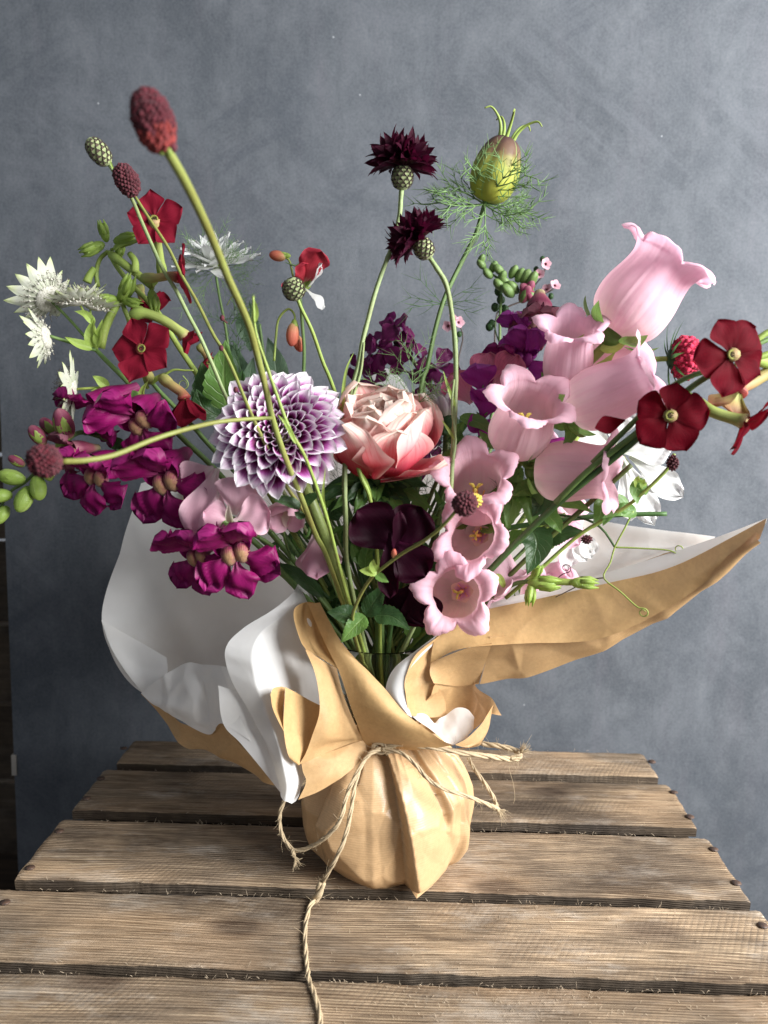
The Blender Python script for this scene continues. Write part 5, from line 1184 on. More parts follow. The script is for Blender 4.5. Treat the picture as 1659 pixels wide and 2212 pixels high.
mb = MB(); mb.grid(podf, 60, 30, True); pod = place(mb.mesh('pod', M_POD), 'pod', t, O)
for k in range(5):
    a = 2*PI*k/5+PI/10; c, s_ = math.cos(a), math.sin(a); L = R.uniform(.013, .017)
    mb = MB(); mb.tube(curve([V((.0045*c, .0045*s_, .0370)), V((.006*c, .006*s_, .043)), V((.0095*c, .0095*s_, .048)), V((.0155*c, .0155*s_, .0515)), V((.0195*c, .0195*s_, .0495))], 16), [.0013-.0009*i/16 for i in range(17)], 6)
    place(mb.mesh('horn', M_LIME), 'horn', pod, O)
c0 = at(1046, 441, .5)
for k, d in enumerate([(-1, -.3, .5), (-1, .2, -.1), (1, -.3, .45), (.9, .3, .1), (.3, -1, .4), (-.5, -.6, .7), (.7, -.5, .8), (-.75, -.5, -.35), (.6, -.4, -.6), (.1, -.5, -.9), (1, .1, -.25)]):
    frond(t, c0, d, R.uniform(.030, .040), 'bract', M_FERN, up=(R.uniform(-.3, .3), -1, R.uniform(-.4, .4)), r=.0007)
for d in ((-1, -.2, .25), (1, -.1, .7), (1, -.2, .15), (-.8, 0, .9), (1, .1, -.25), (-.9, -.3, -.1)): frond(t, at(955, 657, .489), d, .026, mat=M_FERND, r=.00035, depth=1)
for p, d, L in (((893, 895, .455), (-.12, -.1, 1), .043), ((893, 890, .455), (-.7, -.2, .6), .03), ((895, 880, .455), (.4, -.3, .5), .022)): frond(t, at(*p), d, L, mat=M_FERN, r=.0004)

# --- white nigella
t, b = flower('nigella_flower', 'ragged white flower in a haze of thread leaves behind the thick lime stem', 'flower', None, -.006)
stem([(466, 590, .53), (474, 640, .53), (486, 700, .53), (500, 780, .528), (540, 900, .52), (620, 1050, .505), (720, 1230, .49), (790, 1420, .482)]+root(b), .0009, .0012, M_MIDS, t, n=50)
O = axisM(at(468, 578, .53), (-.12, -.5, .85)); hd = MB(); hd.ball((0, 0, .002), .003, .003, .004, 8, 6); h = place(hd.mesh('flower_centre', M_LEAFL), 'flower_centre', t, O)
for ring, (n_, a_, s_) in enumerate(((9, 74, 1.6), (9, 52, 1.4), (8, 28, 1.2))):
    pm = petal('petal', M_WHITEP, .0195, .0085, 'pointed', a_, 16, 0, cup=.35, ruf=.08, seed=ring+1, nu=6, nv=10); ringp(pm, 'petal', h, O @ T(0, 0, .001*ring), n_, ring*.35, 9, s_, 0)
for k in range(11): frond(t, at(466, 588, .53), (math.cos(k*.62+.1), R.uniform(-.5, .2), .75*math.sin(k*.62+.1)+.12), R.uniform(.022, .032), 'bract', M_FERN, r=.00028)
frond(t, at(482, 690, .53), (1, -.2, .1), .022, r=.0003, mat=M_FERND); frond(t, at(484, 700, .53), (-.8, -.2, .6), .02, r=.0003, mat=M_FERND)

# --- astrantia
t, b = flower('astrantia', 'spray of greenish white pincushion flowers with pointed bracts at the far left', 'flower', None, -.014)
node = (209, 757, .468)
stem([node, (230, 779, .467), (266, 815, .465), (313, 865, .463), (360, 912, .462), (407, 959, .461), (457, 1006, .462), (560, 1120, .465), (680, 1270, .468), (780, 1430, .474)]+root(b), .0014, .0022, M_MIDS, t, n=60, ribs=1, sides=14)
stem([node, (190, 735, .468), (150, 690, .467), (112, 652, .465)], .0010, .0009, M_MIDS, t, name='flower_stalk')
stem([node, (170, 745, .462), (130, 733, .457), (108, 726, .453)], .0012, .0009, M_MIDS, t, name='flower_stalk')
stem([node, (206, 715, .466), (190, 690, .463), (174, 660, .46)], .0011, .0007, M_LIME, t, name='flower_stalk'); stem([(205, 710, .467), (198, 690, .467), (195, 668, .466)], .0008, .0006, M_LIME, t, name='flower_stalk')
stem([(312, 872, .463), (275, 852, .462), (230, 838, .459), (164, 841, .453)], .0010, .0008, M_LIME, t, name='flower_stalk')
astrantia(t, at(110, 650, .465), (-.62, .28, .42), 1.2, 15, 64, bend=-8); astrantia(t, at(172, 658, .46), (-.18, -.18, 1), 1.0, 17, 66, bend=-10)
astrantia(t, at(196, 666, .467), (.35, -.05, .9), .95, 16, 58, bend=-14); astrantia(t, at(106, 728, .453), (-.95, -.1, -.12), .95, 16, 62, bend=-10); astrantia(t, at(163, 842, .453), (-1, -.25, .06), 1.05, 18, 80, bend=-6)
for q, w_ in (([(206, 752, .466), (200, 720, .463), (203, 686, .461)], .009), ([(209, 750, .464), (216, 720, .462), (222, 690, .46)], .006), ([(200, 755, .463), (165, 742, .458), (140, 728, .454)], .006), ([(235, 838, .457), (215, 822, .455), (200, 812, .453)], .006), ([(235, 840, .457), (210, 845, .455), (196, 844, .453)], .004), ([(205, 700, .463), (185, 680, .461), (160, 672, .459)], .005)):
    leaf(q, w_, M_LEAFL, t, name='bract_leaf', fold=.5)
leaf([(312, 868, .46), (270, 858, .457), (205, 884, .452)], .008, M_LEAF, t, name='leaf', serr=7); leaf([(318, 880, .46), (300, 905, .456), (296, 920, .453)], .012, M_LEAFD, t, serr=6)
leaf([(318, 876, .459), (308, 850, .456), (322, 820, .454)], .0045, M_LEAFL, t, name='narrow_leaf', fold=.6)

# --- red tobacco plant, left
t, b = flower('tobacco_flower', 'branching red tobacco plant spray with lime tubes at the upper left', 'flower', G_T, -.011)
stem([(234, 543, .49), (248, 569, .49), (266, 594, .49), (288, 619, .49), (317, 648, .49), (345, 680, .489), (380, 740, .488), (420, 800, .486), (470, 880, .483), (560, 1030, .48), (680, 1230, .478), (785, 1430, .477)]+root(b), .0015, .0022, M_LIME, t, n=60, hairs=250)
stem([(212, 620, .49), (208, 590, .49), (216, 560, .49), (234, 543, .49)], .0016, .0013, M_LIME, t, name='side_stem'); stem([(262, 644, .475), (268, 665, .475), (284, 709, .476), (300, 780, .478), (320, 840, .48)], .0016, .0012, M_LIME, t, name='side_stem', hairs=60)
stem([(262, 640, .475), (245, 670, .474), (226, 712, .473), (217, 752, .472)], .0026, .0030, M_LIME, t, name='side_stem', hairs=80)
stem([(328, 826, .479), (346, 847, .479), (378, 880, .479), (425, 930, .479), (450, 959, .479), (560, 1080, .48), (700, 1280, .48)], .0014, .0018, M_MIDS, t, name='side_stem', hairs=80)
stem([(240, 550, .486), (270, 572, .484), (300, 595, .482), (330, 620, .481)], .0028, .0024, M_LIME, t, name='side_stem', hairs=60)
stem([(330, 620, .481), (322, 640, .482), (326, 660, .484), (330, 680, .485)], .0014, .001, M_LIME, t, name='side_stem')
tobacco(t, (333, 474, .472), .0158, (.12, -1, .15), (-.1, 0, 1), M_RED, 78, tubeto=[(338, 510, .478), (346, 560, .485), (352, 600, .49)], seed=1, tmat=M_TUBEG)
stem([(312, 510, .476), (296, 520, .482), (270, 530, .487), (240, 540, .49)], .0012, .0010, M_LIME, t, name='side_stem')
tobacco(t, (388, 600, .462), .0165, (.9, .25, .15), (0, 0, 1), M_RED, 66, roll=20, tubeto=[(368, 596, .464), (340, 600, .467), (308, 601, .47)], seed=4)
tobacco(t, (306, 753, .452), .0185, (-.1, -1, .2), (-.12, 0, 1), M_RED, 80, roll=12, tubeto=[(310, 765, .462), (318, 800, .472), (326, 826, .478)], seed=2)
tobacco(t, (400, 728, .468), .0095, (.8, .1, -.6), (0, 0, 1), M_RED, 40, tubeto=[(388, 716, .467), (350, 690, .465), (310, 676, .464), (284, 682, .465)], seed=5, rad=.0030, tmat=M_TUBEG)
tobacco(t, (399, 862, .462), .0180, (.12, .05, -1), (0, -1, 0), M_RED, 30, tubeto=[(392, 848, .463), (370, 832, .465), (349, 815, .47)], seed=6, rad=.0030)
tobacco(t, (312, 655, .50), .0160, (.3, .6, -.5), (0, 0, 1), M_RED, 62, tubeto=[(306, 640, .50), (300, 615, .498)], seed=7)
tobacco(t, (452, 780, .50), .0130, (.6, -.3, -.6), (0, 0, 1), M_RED, 50, tubeto=[(445, 765, .50), (430, 745, .50)], seed=8)
for p, d, s_, m_ in (((222, 528, .488), (-.8, -.2, -.4), 1.5, M_LEAFL), ((230, 520, .488), (-.15, -.2, 1), 1.2, M_LEAFL), ((250, 522, .488), (1, -.2, .15), 1.5, M_LEAFL), ((262, 646, .473), (.55, -.3, .7), 1.7, M_LEAFL), ((250, 645, .472), (-.9, -.3, -.1), 1.2, M_LEAFL), ((268, 650, .472), (.9, -.2, -.2), 1.2, M_LEAFL), ((328, 630, .48), (.2, -.1, -.9), 1.3, M_LEAFL), ((255, 560, .49), (.3, 0, 1), 1.1, M_LEAFL)):
    calyx5(t, at(*p), d, s_, m_)
for q, r_ in (([(280, 548, .484), (292, 565, .482), (292, 590, .48)], .0026), ([(204, 580, .488), (194, 595, .486), (188, 610, .485)], .0028)):
    stem(q, r_*.7, r_, M_TUBEG, t, name='bud')
for q, w_ in (([(246, 540, .487), (262, 528, .485), (280, 528, .484)], .005), ([(218, 530, .486), (205, 540, .484), (190, 548, .483)], .006), ([(326, 830, .476), (345, 815, .474), (374, 802, .472)], .004), ([(330, 618, .478), (338, 608, .476), (340, 600, .475)], .004)):
    leaf(q, w_, M_LEAFL, t, name='small_leaf')
tendril(t, [(345, 820, .474), (372, 800, .472), (400, 800, .472), (418, 800, .472)], .0009, M_LIME, 0)
tendril(t, [(395, 812, .474), (404, 822, .474)], .0004, M_LIME, -1.3, .0035)

# --- toothed leaves behind the dahlia
t, b = flower('leafy_stem', 'big toothed dark green leaves standing behind the dahlia on its left', 'foliage', 'leafy fillers', -.006)
stem([(490, 860, .49), (530, 960, .488), (620, 1120, .484), (730, 1300, .48), (795, 1430, .478)]+root(b), .0016, .0018, M_DARKS, t)
for q, w_ in (([(478, 905, .485), (450, 850, .48), (436, 782, .478)], .024), ([(492, 900, .482), (484, 820, .476), (487, 735, .475)], .025), ([(498, 900, .485), (516, 850, .483), (524, 800, .483)], .018), ([(480, 905, .48), (440, 880, .476), (424, 840, .474)], .016)):
    leaf(q, w_, M_LEAF if w_ > .024 else M_LEAFD, t, serr=9, name='leaf')
t, b = flower('leafy_stem', 'rounded grey-green leaves above the dahlia beside the hanging coral bud', 'foliage', 'leafy fillers', -.004)
stem([(560, 700, .545), (575, 800, .542), (600, 920, .53), (660, 1100, .515), (760, 1350, .49)]+root(b), .0012, .0014, M_MIDS, t)
for q, w_ in (([(600, 850, .54), (596, 790, .538), (578, 728, .536)], .018), ([(560, 860, .54), (520, 800, .54), (505, 735, .54)], .016), ([(560, 880, .535), (540, 830, .535), (548, 770, .536)], .015), ([(520, 800, .54), (500, 760, .54), (470, 745, .542)], .010), ([(540, 760, .54), (548, 700, .54), (538, 650, .54)], .009), ([(535, 740, .54), (520, 700, .54), (525, 670, .54)], .008), ([(480, 870, .52), (520, 840, .522), (545, 850, .524)], .012)):
    leaf(q, w_, M_LEAFG, t, name='leaf')
frond(t, at(520, 800, .535), (-.3, -.2, .9), .03, mat=M_FERND); frond(t, at(530, 860, .53), (-.8, -.2, .6), .035, mat=M_FERND); frond(t, at(500, 700, .535), (.6, -.1, .9), .02, mat=M_FERN)
tendril(t, [(540, 700, .54), (528, 660, .54), (505, 640, .54), (490, 660, .54)], .0006, M_LIME)

# --- red and white sweet pea
t, b = flower('sweet_pea', 'sweet pea with coral buds and one red and white flower against the board', 'flower', 'sweet peas', -.002)
stem([(640, 590, .52), (648, 640, .52), (653, 700, .52), (657, 760, .52), (656, 830, .52), (662, 950, .515), (700, 1150, .50), (780, 1400, .485)]+root(b), .0011, .0014, M_MIDS, t, n=50)
stem([(648, 640, .52), (634, 600, .52), (626, 565, .52), (615, 556, .52)], .0008, .0007, M_LIME, t, name='flower_stalk'); stem([(592, 780, .522), (596, 730, .522), (602, 690, .522), (622, 668, .522), (636, 680, .522), (636, 700, .522)], .0009, .0007, M_LIME, t, name='flower_stalk', n=40)
sb = budmesh(M_CORAL, 'bud')
place(sb, 'bud', t, axisM(at(616, 556, .52), (-1, -.1, .15), 0, .85)); calyx5(t, at(626, 553, .52), (-1, 0, .1), .8)
place(sb, 'bud', t, axisM(at(634, 700, .522), (-.1, -.1, -1), 0, 1.2)); calyx5(t, at(636, 692, .522), (0, 0, -1), 1.1); place(sb, 'bud', t, axisM(at(640, 725, .525), (.3, .1, -1), 0, .9))
pw = petal('wing', M_WHITEP, .020, .013, 'fan', 20, 40, 0, cup=.4, ruf=.1, seed=3); ps = petal('standard', M_PEAR, .022, .020, 'fan', 15, 30, 0, cup=-.9, ruf=.12, seed=5, nu=10)
O = disc_frame(at(652, 618, .515), (.5, -.7, .3), (.35, 0, 1)); h = place(ps, 'standard', t, O @ Matrix.Scale(1.3, 4)); place(ps, 'standard', h, O @ RZ(.9) @ Matrix.Scale(.85, 4)); place(petal('standard', M_PEAR, .020, .017, 'fan', -30, 30, 0, cup=-.8, ruf=.12, seed=7, nu=10), 'standard', h, disc_frame(at(645, 622, .513), (-.2, -1, .2), (0, 0, 1)))
place(pw, 'wing', h, disc_frame(at(658, 624, .512), (.9, -.5, -.1), (.2, 0, -1))); place(pw, 'wing', h, disc_frame(at(662, 622, .514), (1, -.3, .25), (.3, -.4, 1))); calyx5(t, at(648, 632, .515), (.5, 0, .6), 1.1)
for d in ((-.8, .2), (.7, .6)): frond(t, at(640, 575, .52), (d[0], -.2, d[1]), .008, mat=M_FERN, depth=0, r=.0008)

# --- plum sweet rocket
t, b = flower('rocket_flower', 'cluster of plum purple four-petalled flowers behind the coral anemone', 'flower', None, .003)
stem([(862, 748, .555), (885, 770, .555), (905, 800, .555), (915, 830, .553), (905, 1000, .54), (870, 1250, .505), (830, 1430, .485)]+root(b), .0015, .0018, M_MIDS, t, n=50)
pp = [petal('petal', M_PHL, .0125, .0100, 'fan', 72+8*k, 20, 0, cup=-.25+.3*k, ruf=.12, seed=k+1, nu=6, nv=9) for k in range(3)]
for (x, y, Y, f, s_) in ((840, 716, .552, (-.6, -.6, .7), 1.1), (872, 722, .555, (.9, .1, .8), .95), (822, 752, .545, (-.4, -.9, .1), 1.15), (798, 768, .552, (-.9, -.3, .1), 1.0), (782, 806, .553, (-.7, -.4, -.5), .95), (806, 830, .553, (.2, -.6, -.8), .85), (848, 772, .546, (.1, -.9, -.3), .9), (893, 742, .556, (.9, -.3, .3), .9), (868, 752, .549, (.6, -.7, -.2), .75), (945, 795, .553, (.2, -.8, .5), 1.0), (918, 830, .556, (-.5, -.7, -.2), .95), (958, 812, .557, (.7, -.5, -.3), .7), (900, 950, .52, (-.3, -.8, .2), 1.0), (890, 1000, .515, (.2, -.8, -.3), 1.0), (910, 905, .525, (.3, -.7, .4), .8), (926, 975, .51, (.5, -.6, -.5), .8)):
    fv = V(f).normalized(); c = at(x, y, Y); nd = at(880, 780, .557) if y < 900 else at(905, 930, .535)
    stt = MB(); stt.tube(curve([nd*.4+c*.6-fv*.004, c-fv*.009, c-fv*.001], 8), [.0006, .0014, .0011, .0010, .001, .001, .001, .0012, .0014], 6); h = solid(stt, 'flower_tube', M_PURS, t)
    O = axisM(c, fv, R.uniform(0, 6), s_*(1.35 if y < 900 else 1.15))
    for k in range(4): place(pp[k % 3], 'petal', h, O @ RZ(PI/2*k+R.uniform(-.2, .2)) @ RX(math.radians(R.uniform(-14, 14))))
for q in ([(862, 748, .55), (840, 760, .55), (815, 770, .551)], [(870, 756, .55), (850, 790, .55), (900, 810, .55)]): stem(q, .0008, .0008, M_PURS, t, name='flower_stalk')

# --- dahlia
def dahlia(t, c, face, up, S, n, mat, backs=True, heart=True):
    O = disc_frame(at(*c), face, up) @ Matrix.Scale(S, 4); mb = MB(); mb.ball((0, 0, -.003), .0150, .0150, .006, 16, 10); h = place(mb.mesh('flower_heart', M_DISC), 'flower_heart', t, O)
    g = PI*(3-math.sqrt(5)); var = {}
    for k in range(n):
        q = (k+.5)/n                      # 0 middle, 1 rim
        L = .0062+.0230*q**1.05; W_ = .0038+.0082*q**.8; tilt = 6+84*q**.62; r = .0165*math.sqrt(q)*(1 if q < .9 else .9); z = .0045*(1-q)+.0005
        vk = round(q*9)
        if vk not in var: var[vk] = [petal('petal', mat, round(.0062+.0230*(vk/9)**1.05, 4), round(.0048+.0118*(vk/9)**.8, 4), 'ray', 0, -14+26*(vk/9), 0, cup=1.45-.75*vk/9, nu=8, nv=10, seed=vk*3+j+1, ruf=.02) for j in range(2)]
        a = g*k; place(var[vk][k % 2], 'petal', h, O @ RZ(a) @ T(0, r, z) @ RX(-math.radians(tilt+R.uniform(-8, 8)*(.4+q))) @ RZ(R.uniform(-.35, .35)) @ Matrix.Scale(R.uniform(.92, 1.06), 4))
    return h, O
t, b = flower('dahlia', 'large purple dahlia with white petal tips, the biggest bloom in the bouquet', 'flower', 'dahlias', -.004)
stem([(612, 960, .437), (635, 1000, .432), (650, 1032, .425), (672, 1083, .418), (693, 1137, .42), (715, 1198, .428), (736, 1252, .438), (751, 1306, .446), (785, 1420, .46)]+root(b), .0034, .0034, M_DEEP, t, n=50, ribs=0, sides=14)
dahlia(t, (603, 934, .420), (-.04, -.86, .48), (0, .3, 1), .97, 145, M_DAHL)
for q in ([(650, 1094, .412), (621, 1084, .408), (589, 1080, .405)], [(656, 1090, .412), (672, 1076, .410), (694, 1066, .408)], [(632, 1040, .418), (624, 1010, .416), (622, 985, .415)], [(655, 1108, .412), (646, 1112, .41), (636, 1106, .409)]): leaf(q, .0062, M_LEAFD, t, serr=9, name='toothed_leaf')
t, b = flower('dahlia', 'half-open pale mauve dahlia seen from its side behind the tall cornflower stem', 'flower', 'dahlias', .005)
stem([(966, 925, .505), (962, 1000, .50), (950, 1100, .495), (910, 1300, .487), (860, 1430, .483)]+root(b), .0026, .0028, M_DEEP, t, sides=12)
O = axisM(at(966, 928, .505), (-.22, -.08, 1)); mb = MB(); mb.ball((0, 0, .004), .009, .009, .008, 14, 9); h = place(mb.mesh('calyx', M_LEAFD), 'calyx', t, O)
for ring in range(5):
    pm = petal('petal', M_DAHLB, .024, .0075, 'ray', 52-11*ring, -42+6*ring, 0, cup=.9, nu=6, nv=10, seed=ring+2)
    ringp(pm, 'petal', h, O @ T(0, 0, .004+.002*ring), 14, ring*.23, 5, 1.0-.05*ring)
for k in range(7): leaf([at(968, 935, .5), at(968, 935, .5)+V((math.cos(k*.9)*.008, math.sin(k*.9)*.008, .002)), at(968, 930, .5)+V((math.cos(k*.9)*.016, math.sin(k*.9)*.016, .009))], .006, M_LEAFD, t, name='sepal')

# --- coral anemone
t, b = flower('anemone', 'ruffled coral red and cream double anemone right of the big dahlia', 'flower', None, 0)
stem([(815, 1030, .46), (814, 1075, .462), (815, 1150, .465), (820, 1300, .468), (822, 1430, .473)]+root(b), .0042, .0030, M_MIDS, t, sides=12)
O = axisM(at(820, 1026, .455), (.02, -.42, 1), .3, 1.48); mb = MB(); mb.ball((0, 0, .004), .007, .007, .005, 12, 8); h = place(mb.mesh('flower_centre', M_ROSE), 'flower_centre', t, O)
for ring, (n_, L, W_, a0, a1, cp, rf_, mm, z) in enumerate([(6, .037, .040, 66, -74, .5, .05, M_ROSE, .000), (6, .037, .038, 50, -62, .6, .05, M_ROSE, .001), (5, .034, .034, 40, -48, .75, .06, M_ROSEP, .002), (5, .031, .028, 28, -34, .9, .07, M_ROSEP, .003), (5, .028, .022, 18, -22, 1.0, .08, M_ROSEP, .004), (4, .025, .017, 8, -8, 1.1, .08, M_ROSEP, .004)]):
    for k in range(n_):
        pm = petal('petal', mm, L, W_, 'fan', a0, a1, 0, cup=cp, ruf=rf_, rf=3, seed=ring*3+k % 3+1, nu=18, nv=20); place(pm, 'petal', h, O @ RZ(2*PI*k/n_+ring*.55+R.uniform(-.12, .12)) @ T(0, .003, z) @ RX(math.radians(R.uniform(-7, 7))) @ Matrix.Scale(R.uniform(.92, 1.08), 4))
place(petal('petal', M_ROSE, .040, .020, 'fan', 78, -30, 0, cup=1.2, ruf=.1, seed=9, nu=10, nv=14), 'petal', h, axisM(at(820, 1030, .448), (.02, -.45, 1), -2.0, 1.2)); place(petal('petal', M_ROSEP, .040, .016, 'fan', 86, -30, 0, cup=1.0, ruf=.12, seed=11, nu=10, nv=14), 'petal', h, axisM(at(822, 1040, .446), (.02, -.4, 1), -1.5, 1.2))
for k in range(15):
    a = -PI*.05+k*(PI*1.1/14); e = V((math.cos(a)*.036*R.uniform(.8, 1.15), -abs(math.sin(a))*.016-.002, -math.sin(a)*.012+R.uniform(-.008, .006))); c = at(814, 1052, .458)
    leaf([c, c+e*.5+V((0, 0, .004)), c+e], R.uniform(.008, .013), M_LEAF if k % 2 else M_LEAFD, t, serr=4, name='ruff_leaf', ruf=.15)

# --- sweet peas
t, b = flower('sweet_pea', 'velvety maroon black sweet pea at the centre front above the vase mouth', 'flower', 'sweet peas', .002)
stem([(858, 1180, .435), (862, 1240, .445), (850, 1320, .455), (836, 1430, .468)]+root(b), .0012, .0014, M_DARKS, t)
mb = MB(); mb.ball(at(858, 1196, .428), .004, .004, .005, 10, 7); hp = solid(mb, 'calyx', M_DARKS, t)
def pk(nm, x, y, Y, dx, dz, L, W_, sd, a0=78, cup=.3, f=(0, -1, .15), mm=M_PEAD): place(petal(nm, mm, L, W_, 'fan', a0, 14, 0, cup=cup, ruf=.10, rf=3, seed=sd, nu=14, nv=16), nm, hp, disc_frame(at(x, y, Y), f, (dx, 0, dz)))
pk('standard', 862, 1190, .420, -.72, .70, .0345, .034, 51, 74, .35); pk('standard', 860, 1188, .424, .45, .9, .0290, .030, 52, 76, .3); pk('wing', 850, 1168, .414, .68, -.74, .0275, .0285, 53, 74, .35); pk('wing', 842, 1150, .413, .05, -1, .038, .016, 54, 80, .9, (-.3, -1, 0)); pk('wing', 846, 1200, .412, .15, 1, .027, .011, 55, 72, 1.0, (.5, -1, .1))
pk('standard', 890, 1262, .438, .35, -.95, .026, .030, 56, 76, .3); pk('wing', 892, 1262, .440, -.55, -.85, .026, .026, 57, 78, -.3); pk('wing', 905, 1290, .435, .1, -1, .018, .02, 58, 82, .6)
t, b = flower('sweet_pea', 'pale pink sweet peas drooping below the left side of the dahlia', 'flower', 'sweet peas', -.008)
stem([(470, 1110, .45), (540, 1150, .455), (600, 1190, .458), (680, 1280, .464), (770, 1400, .47)]+root(b), .0013, .0016, M_MIDS, t)
mb = MB(); mb.ball(at(503, 1132, .408), .0036, .0036, .0045, 10, 7); hp = solid(mb, 'calyx', M_LEAF, t)
def pk(nm, x, y, Y, dx, dz, L, W_, sd, a0=78, cup=.3, f=(0, -1, .15), mm=M_PEA): place(petal(nm, mm, L, W_, 'fan', a0, 14, 0, cup=cup, ruf=.09, rf=3, seed=sd, nu=14, nv=16), nm, hp, disc_frame(at(x, y, Y), f, (dx, 0, dz)))
pk('wing', 501, 1128, .404, -.95, .38, .0165, .020, 41, 70); pk('wing', 505, 1128, .404, .90, .30, .0215, .026, 42, 70, .35, (.2, -1, .3)); pk('standard', 504, 1112, .410, .25, 1, .022, .030, 43, 66, -.3)
place(petal('keel', M_PEAK, .0175, .0065, 'pointed', 30, 25, 0, cup=1.5, nu=8, nv=10, seed=2), 'keel', hp, disc_frame(at(500, 1130, .401), (0, -1, .1), (.12, 0, 1)))
for q in ([(503, 1136, .402), (498, 1146, .399), (490, 1158, .398)], [(506, 1134, .402), (518, 1138, .40), (530, 1136, .399)], [(498, 1132, .402), (486, 1130, .40), (476, 1136, .399)]): leaf(q, .003, M_LEAF, t, name='sepal')
pk('standard', 470, 1012, .420, -.32, -1, .0420, .026, 44, 80, .4); pk('wing', 474, 1060, .413, -.10, -1, .030, .022, 45, 82, -.3); pk('standard', 462, 1010, .424, -.9, -.5, .020, .024, 46, 80, .3); pk('wing', 440, 1080, .417, -.35, -1, .024, .016, 47, 85, .5, (-.6, -1, 0))
pea(t, at(614, 1088, .438), (.2, -.8, -.3), (.2, .1, 1), 1.0, M_PEA, roll=15, sc0=38, std=.9, scup=.8); pea(t, at(682, 1150, .440), (.1, -.35, -1), (0, -1, .1), 1.0, M_PEA, roll=5, sc0=18, scup=1.1)
stem([(508, 1128, .425), (520, 1150, .44), (560, 1160, .452)], .0008, .0008, M_MIDS, t, name='flower_stalk'); stem([(614, 1092, .44), (612, 1150, .452), (630, 1210, .458)], .0008, .0008, M_MIDS, t, name='flower_stalk'); stem([(684, 1150, .44), (700, 1200, .45), (730, 1290, .46)], .0008, .0008, M_MIDS, t, name='flower_stalk')
t, b = flower('sweet_pea', 'pink and violet sweet peas half hidden behind the bell with the wide open rim', 'flower', 'sweet peas', .006)
stem([(1045, 900, .49), (1010, 1050, .49), (930, 1260, .485), (860, 1430, .482)]+root(b), .0012, .0014, M_MIDS, t)
pea(t, at(1042, 850, .478), (-.2, -.9, .1), (0, 0, 1), .68, M_SNAPV, M_SNAPV, roll=12, sc0=80); pea(t, at(1040, 905, .472), (-.1, -.9, -.1), (0, 0, 1), .8, M_SNAPV, M_SNAPV, roll=-20, sc0=78)
PK = mat_petal('rose_pink_pea', [(0.0, (.62, .30, .36)), (.5, (.72, .18, .30)), (1, (.74, .22, .34))], vein=.5, trans=.3)
for (x, y, f, u_) in ((1040, 840, (-.2, -1, .3), (.2, 0, 1)), (1018, 872, (-.4, -1, 0), (-.6, 0, .8)), (1068, 830, (.1, -1, 0), (.6, 0, .8))): place(petal('standard', PK, .024, .026, 'fan', 76, 10, 0, cup=.3, ruf=.1, seed=18, nu=10, nv=12), 'standard', t, disc_frame(at(x, y, .492), f, u_))
for (x, y, f, u_) in ((1175, 985, (0, -1, .2), (-.7, 0, .7)), (1150, 985, (0, -1, .2), (.5, 0, .9))): place(petal('standard', M_BELL, .022, .024, 'fan', 76, 10, 0, cup=.3, ruf=.1, seed=19, nu=10, nv=12), 'standard', t, disc_frame(at(x, y, .49), f, u_))
place(petal('wing', M_SNAPV, .016, .014, 'fan', 70, 10, 0, cup=.3, ruf=.2, seed=20), 'wing', t, disc_frame(at(1180, 950, .487), (.1, -1, 0), (.9, 0, -.4)))

# --- magenta snapdragons, left
t, b = flower('snapdragon', 'magenta snapdragon spike leaning left, its bud tip running out of the picture', 'flower', 'snapdragons', -.013)
stem([(-4, 1104, .44), (22, 1063, .441), (54, 1042, .442), (83, 1013, .443), (112, 977, .445), (144, 952, .447), (176, 934, .45), (230, 948, .455), (288, 973, .46), (350, 1010, .463), (440, 1080, .465), (560, 1180, .468), (690, 1310, .472), (785, 1440, .477)]+root(b), .0008, .0024, M_MIDS, t, n=70, hairs=200)
for (x, y, Y, f, u_, s_) in ((216, 880, .452, (-.5, -.35, -.35), (-.5, 0, 1), 1.22), (296, 905, .440, (-.05, -.8, -.35), (-.75, -.1, .75), 1.4), (208, 1020, .430, (-.25, -.85, -.35), (.15, 0, 1), 1.25), (356, 1030, .425, (-.1, -.85, -.35), (-.35, 0, 1), 1.5), (160, 975, .44, (-.5, -.7, -.1), (0, 0, 1), .75)):
    snap(t, at(x, y, Y), f, u_, s_, M_SNAP if s_ > .8 else M_BUDP, M_PAL if s_ > .8 else M_BUDP)
for (x, y, Y, d, s_) in ((96, 958, .436, (-.35, -.4, .75), 1.6), (118, 940, .442, (-.4, -.1, .6), 1.5), (146, 945, .436, (-.05, -.4, .9), 2.3), (52, 1005, .438, (-.6, -.4, .5), 1.2), (170, 985, .438, (-.5, -.5, .1), 1.9)): snapbud(t, at(x, y, Y), d, s_*.64, M_BUDP)
for (x, y, Y, d, s_) in ((52, 1036, .436, (-.9, -.3, .25), 1.35), (62, 1054, .436, (-.2, -.4, -.75), 1.45), (80, 1030, .436, (.2, -.3, -.9), 1.35), (24, 1070, .436, (-.7, -.4, 0), 1.25), (16, 1096, .436, (-.4, -.5, -.8), 1.1), (8, 1078, .44, (-.9, 0, .5), .9), (98, 1000, .44, (.4, -.5, -.7), 1.2), (128, 952, .442, (.4, -.4, -.5), 1.1)): snapbud(t, at(x, y, Y), d, s_*.85, M_LEAFL)
for q in ([(180, 934, .447), (200, 926, .444), (222, 938, .44)], [(240, 950, .452), (262, 968, .446), (250, 985, .442)], [(200, 940, .447), (196, 925, .445), (180, 912, .443)]): leaf(q, .008, M_LEAFD, t, name='small_leaf')
t, b = flower('snapdragon', 'pair of magenta snapdragon flowers with buff throats low over the white paper', 'flower', 'snapdragons', -.010)
stem([(470, 1165, .44), (540, 1215, .448), (590, 1225, .455), (650, 1280, .462), (770, 1420, .474)]+root(b), .0020, .0020, M_MIDS, t)
